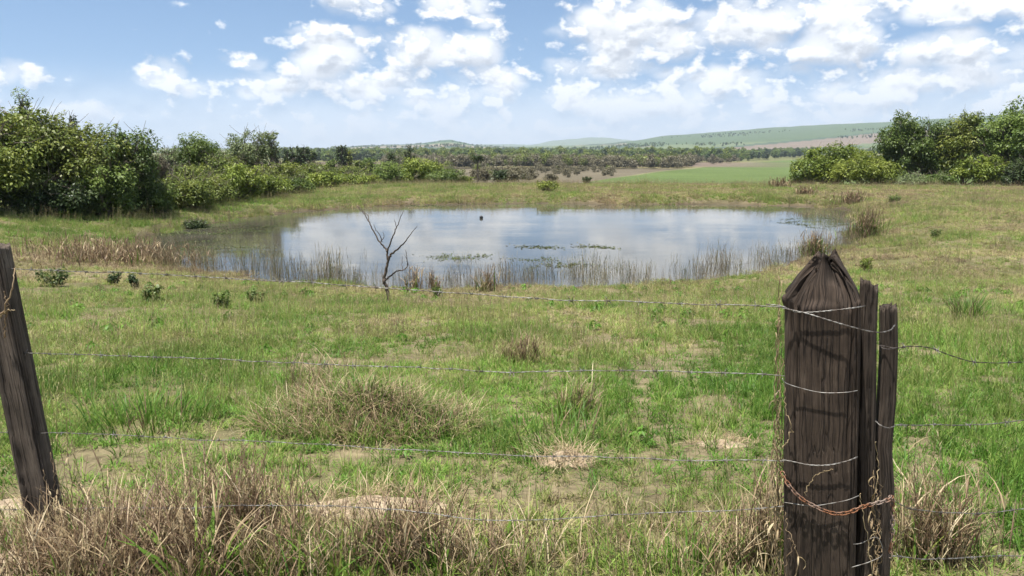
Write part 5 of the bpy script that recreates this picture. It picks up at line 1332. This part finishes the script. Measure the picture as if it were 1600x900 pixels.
def thatch(t, o0, top_z, rx, ry, n_, L0, L1, seed, mat, nm, v0, v1, lean=.6, wd=.006, upright=False):
    rg = np.random.default_rng(seed); b = MB()
    AA = rg.random(n_) * 6.28; FF = rg.random(n_) ** .55; XX = np.cos(AA) * rx * FF; YY = np.sin(AA) * ry * FF; ZZ = terrain(XX + o0.x, YY + o0.y) - o0.z + .025
    for q in range(n_):
        a = AA[q]; x, y = XX[q], YY[q]
        base = np.array([x, y, ZZ[q] + top_z(x, y) - .01])
        add_blade(b, base, (a if rg.random() < .3 else rg.random() * 6.28) + rg.normal(0, .5), L0 + (L1 - L0) * rg.random(), wd * (.5 + .8 * rg.random()), abs(rg.normal(lean, .4)), .5 + .9 * rg.random(), v0 + (v1 - v0) * rg.random(), 4, rg.normal(0, .5))
    o = obj(nm, b.mesh(nm, [MAT[mat]], False), t); o['kind'] = 'stuff'
t, o0, tz_ = mound('grassy_mound', 'big low mound of matted dry and green grass left of centre', 'mound', 575, 664, .68, .38, .22, 61, 'dark_soil')
thatch(t, o0, tz_, .80, .46, 3400, .10, .32, 71, 'straw', 'dry_thatch', .10, .92, .75, .005); thatch(t, o0, tz_, .80, .46, 1900, .08, .26, 72, 'green_blade', 'green_blades', 0, .6, .55, .007)
rgq = np.random.default_rng(9)
dry_clump('upright straw stems crowning the left of the grassy mound', 495, 640, .22, 130, .18, .50, 631, .3, .3, shade=.5)
t, o0, tz_ = mound('soil_mound', 'pale sandy soil mound in the foreground behind the brown clump', 'mound', 585, 792, .46, .17, .055, 62)
thatch(t, o0, tz_, .52, .22, 420, .05, .20, 73, 'straw', 'dry_thatch', .3, .95, .8, .004)
t, o0, tz_ = mound('soil_mound', 'pale bare soil hump behind the foot of the leaning post', 'mound', 25, 795, .28, .15, .04, 63)
thatch(t, o0, tz_, .28, .18, 90, .05, .18, 74, 'straw', 'dry_thatch', .3, .95, .8, .004)
t, o0, tz_ = mound('soil_mound', 'bare soil patch in the bottom left corner', 'mound', 20, 885, .24, .14, .06, 64)
t, o0, tz_ = mound('straw_heap', 'small heap of straw on the green grass right of centre', 'heap', 885, 722, .20, .13, .07, 65)
thatch(t, o0, tz_, .22, .16, 420, .06, .20, 75, 'straw', 'dry_thatch', .35, 1, .95, .004)
t, o0, tz_ = mound('straw_heap', 'thin straw patch on the grass left of the pointed post', 'heap', 1130, 696, .20, .10, .03, 66)
thatch(t, o0, tz_, .24, .13, 220, .05, .16, 76, 'straw', 'dry_thatch', .3, .9, 1.1, .004)

# ------------------------------------------------------------------ air
HZ = 10500.0; ztop = 420.0; zbot = -18.0
Vh = np.array([[sx_ * HZ, sy_ * HZ, z_] for z_ in (zbot, ztop) for sx_, sy_ in ((-1, -1), (1, -1), (1, 1), (-1, 1))])
Fh = np.array([[3, 2, 1, 0], [4, 5, 6, 7], [0, 1, 5, 4], [1, 2, 6, 5], [2, 3, 7, 6], [3, 0, 4, 7]])
m, k = new_mat('haze_air')
pv = k.new('ShaderNodeVolumePrincipled'); pv.inputs['Color'].default_value = (.72, .84, .98, 1); pv.inputs['Density'].default_value = 1.05e-4; pv.inputs['Anisotropy'].default_value = .15
o_ = k.new('ShaderNodeOutputMaterial'); k.l.new(pv.outputs[0], o_.inputs['Volume'])
tag(obj('haze', mk_mesh('haze', Vh, Fh, [m])), 'thin pale summer haze over the valley', None, None, 'stuff')
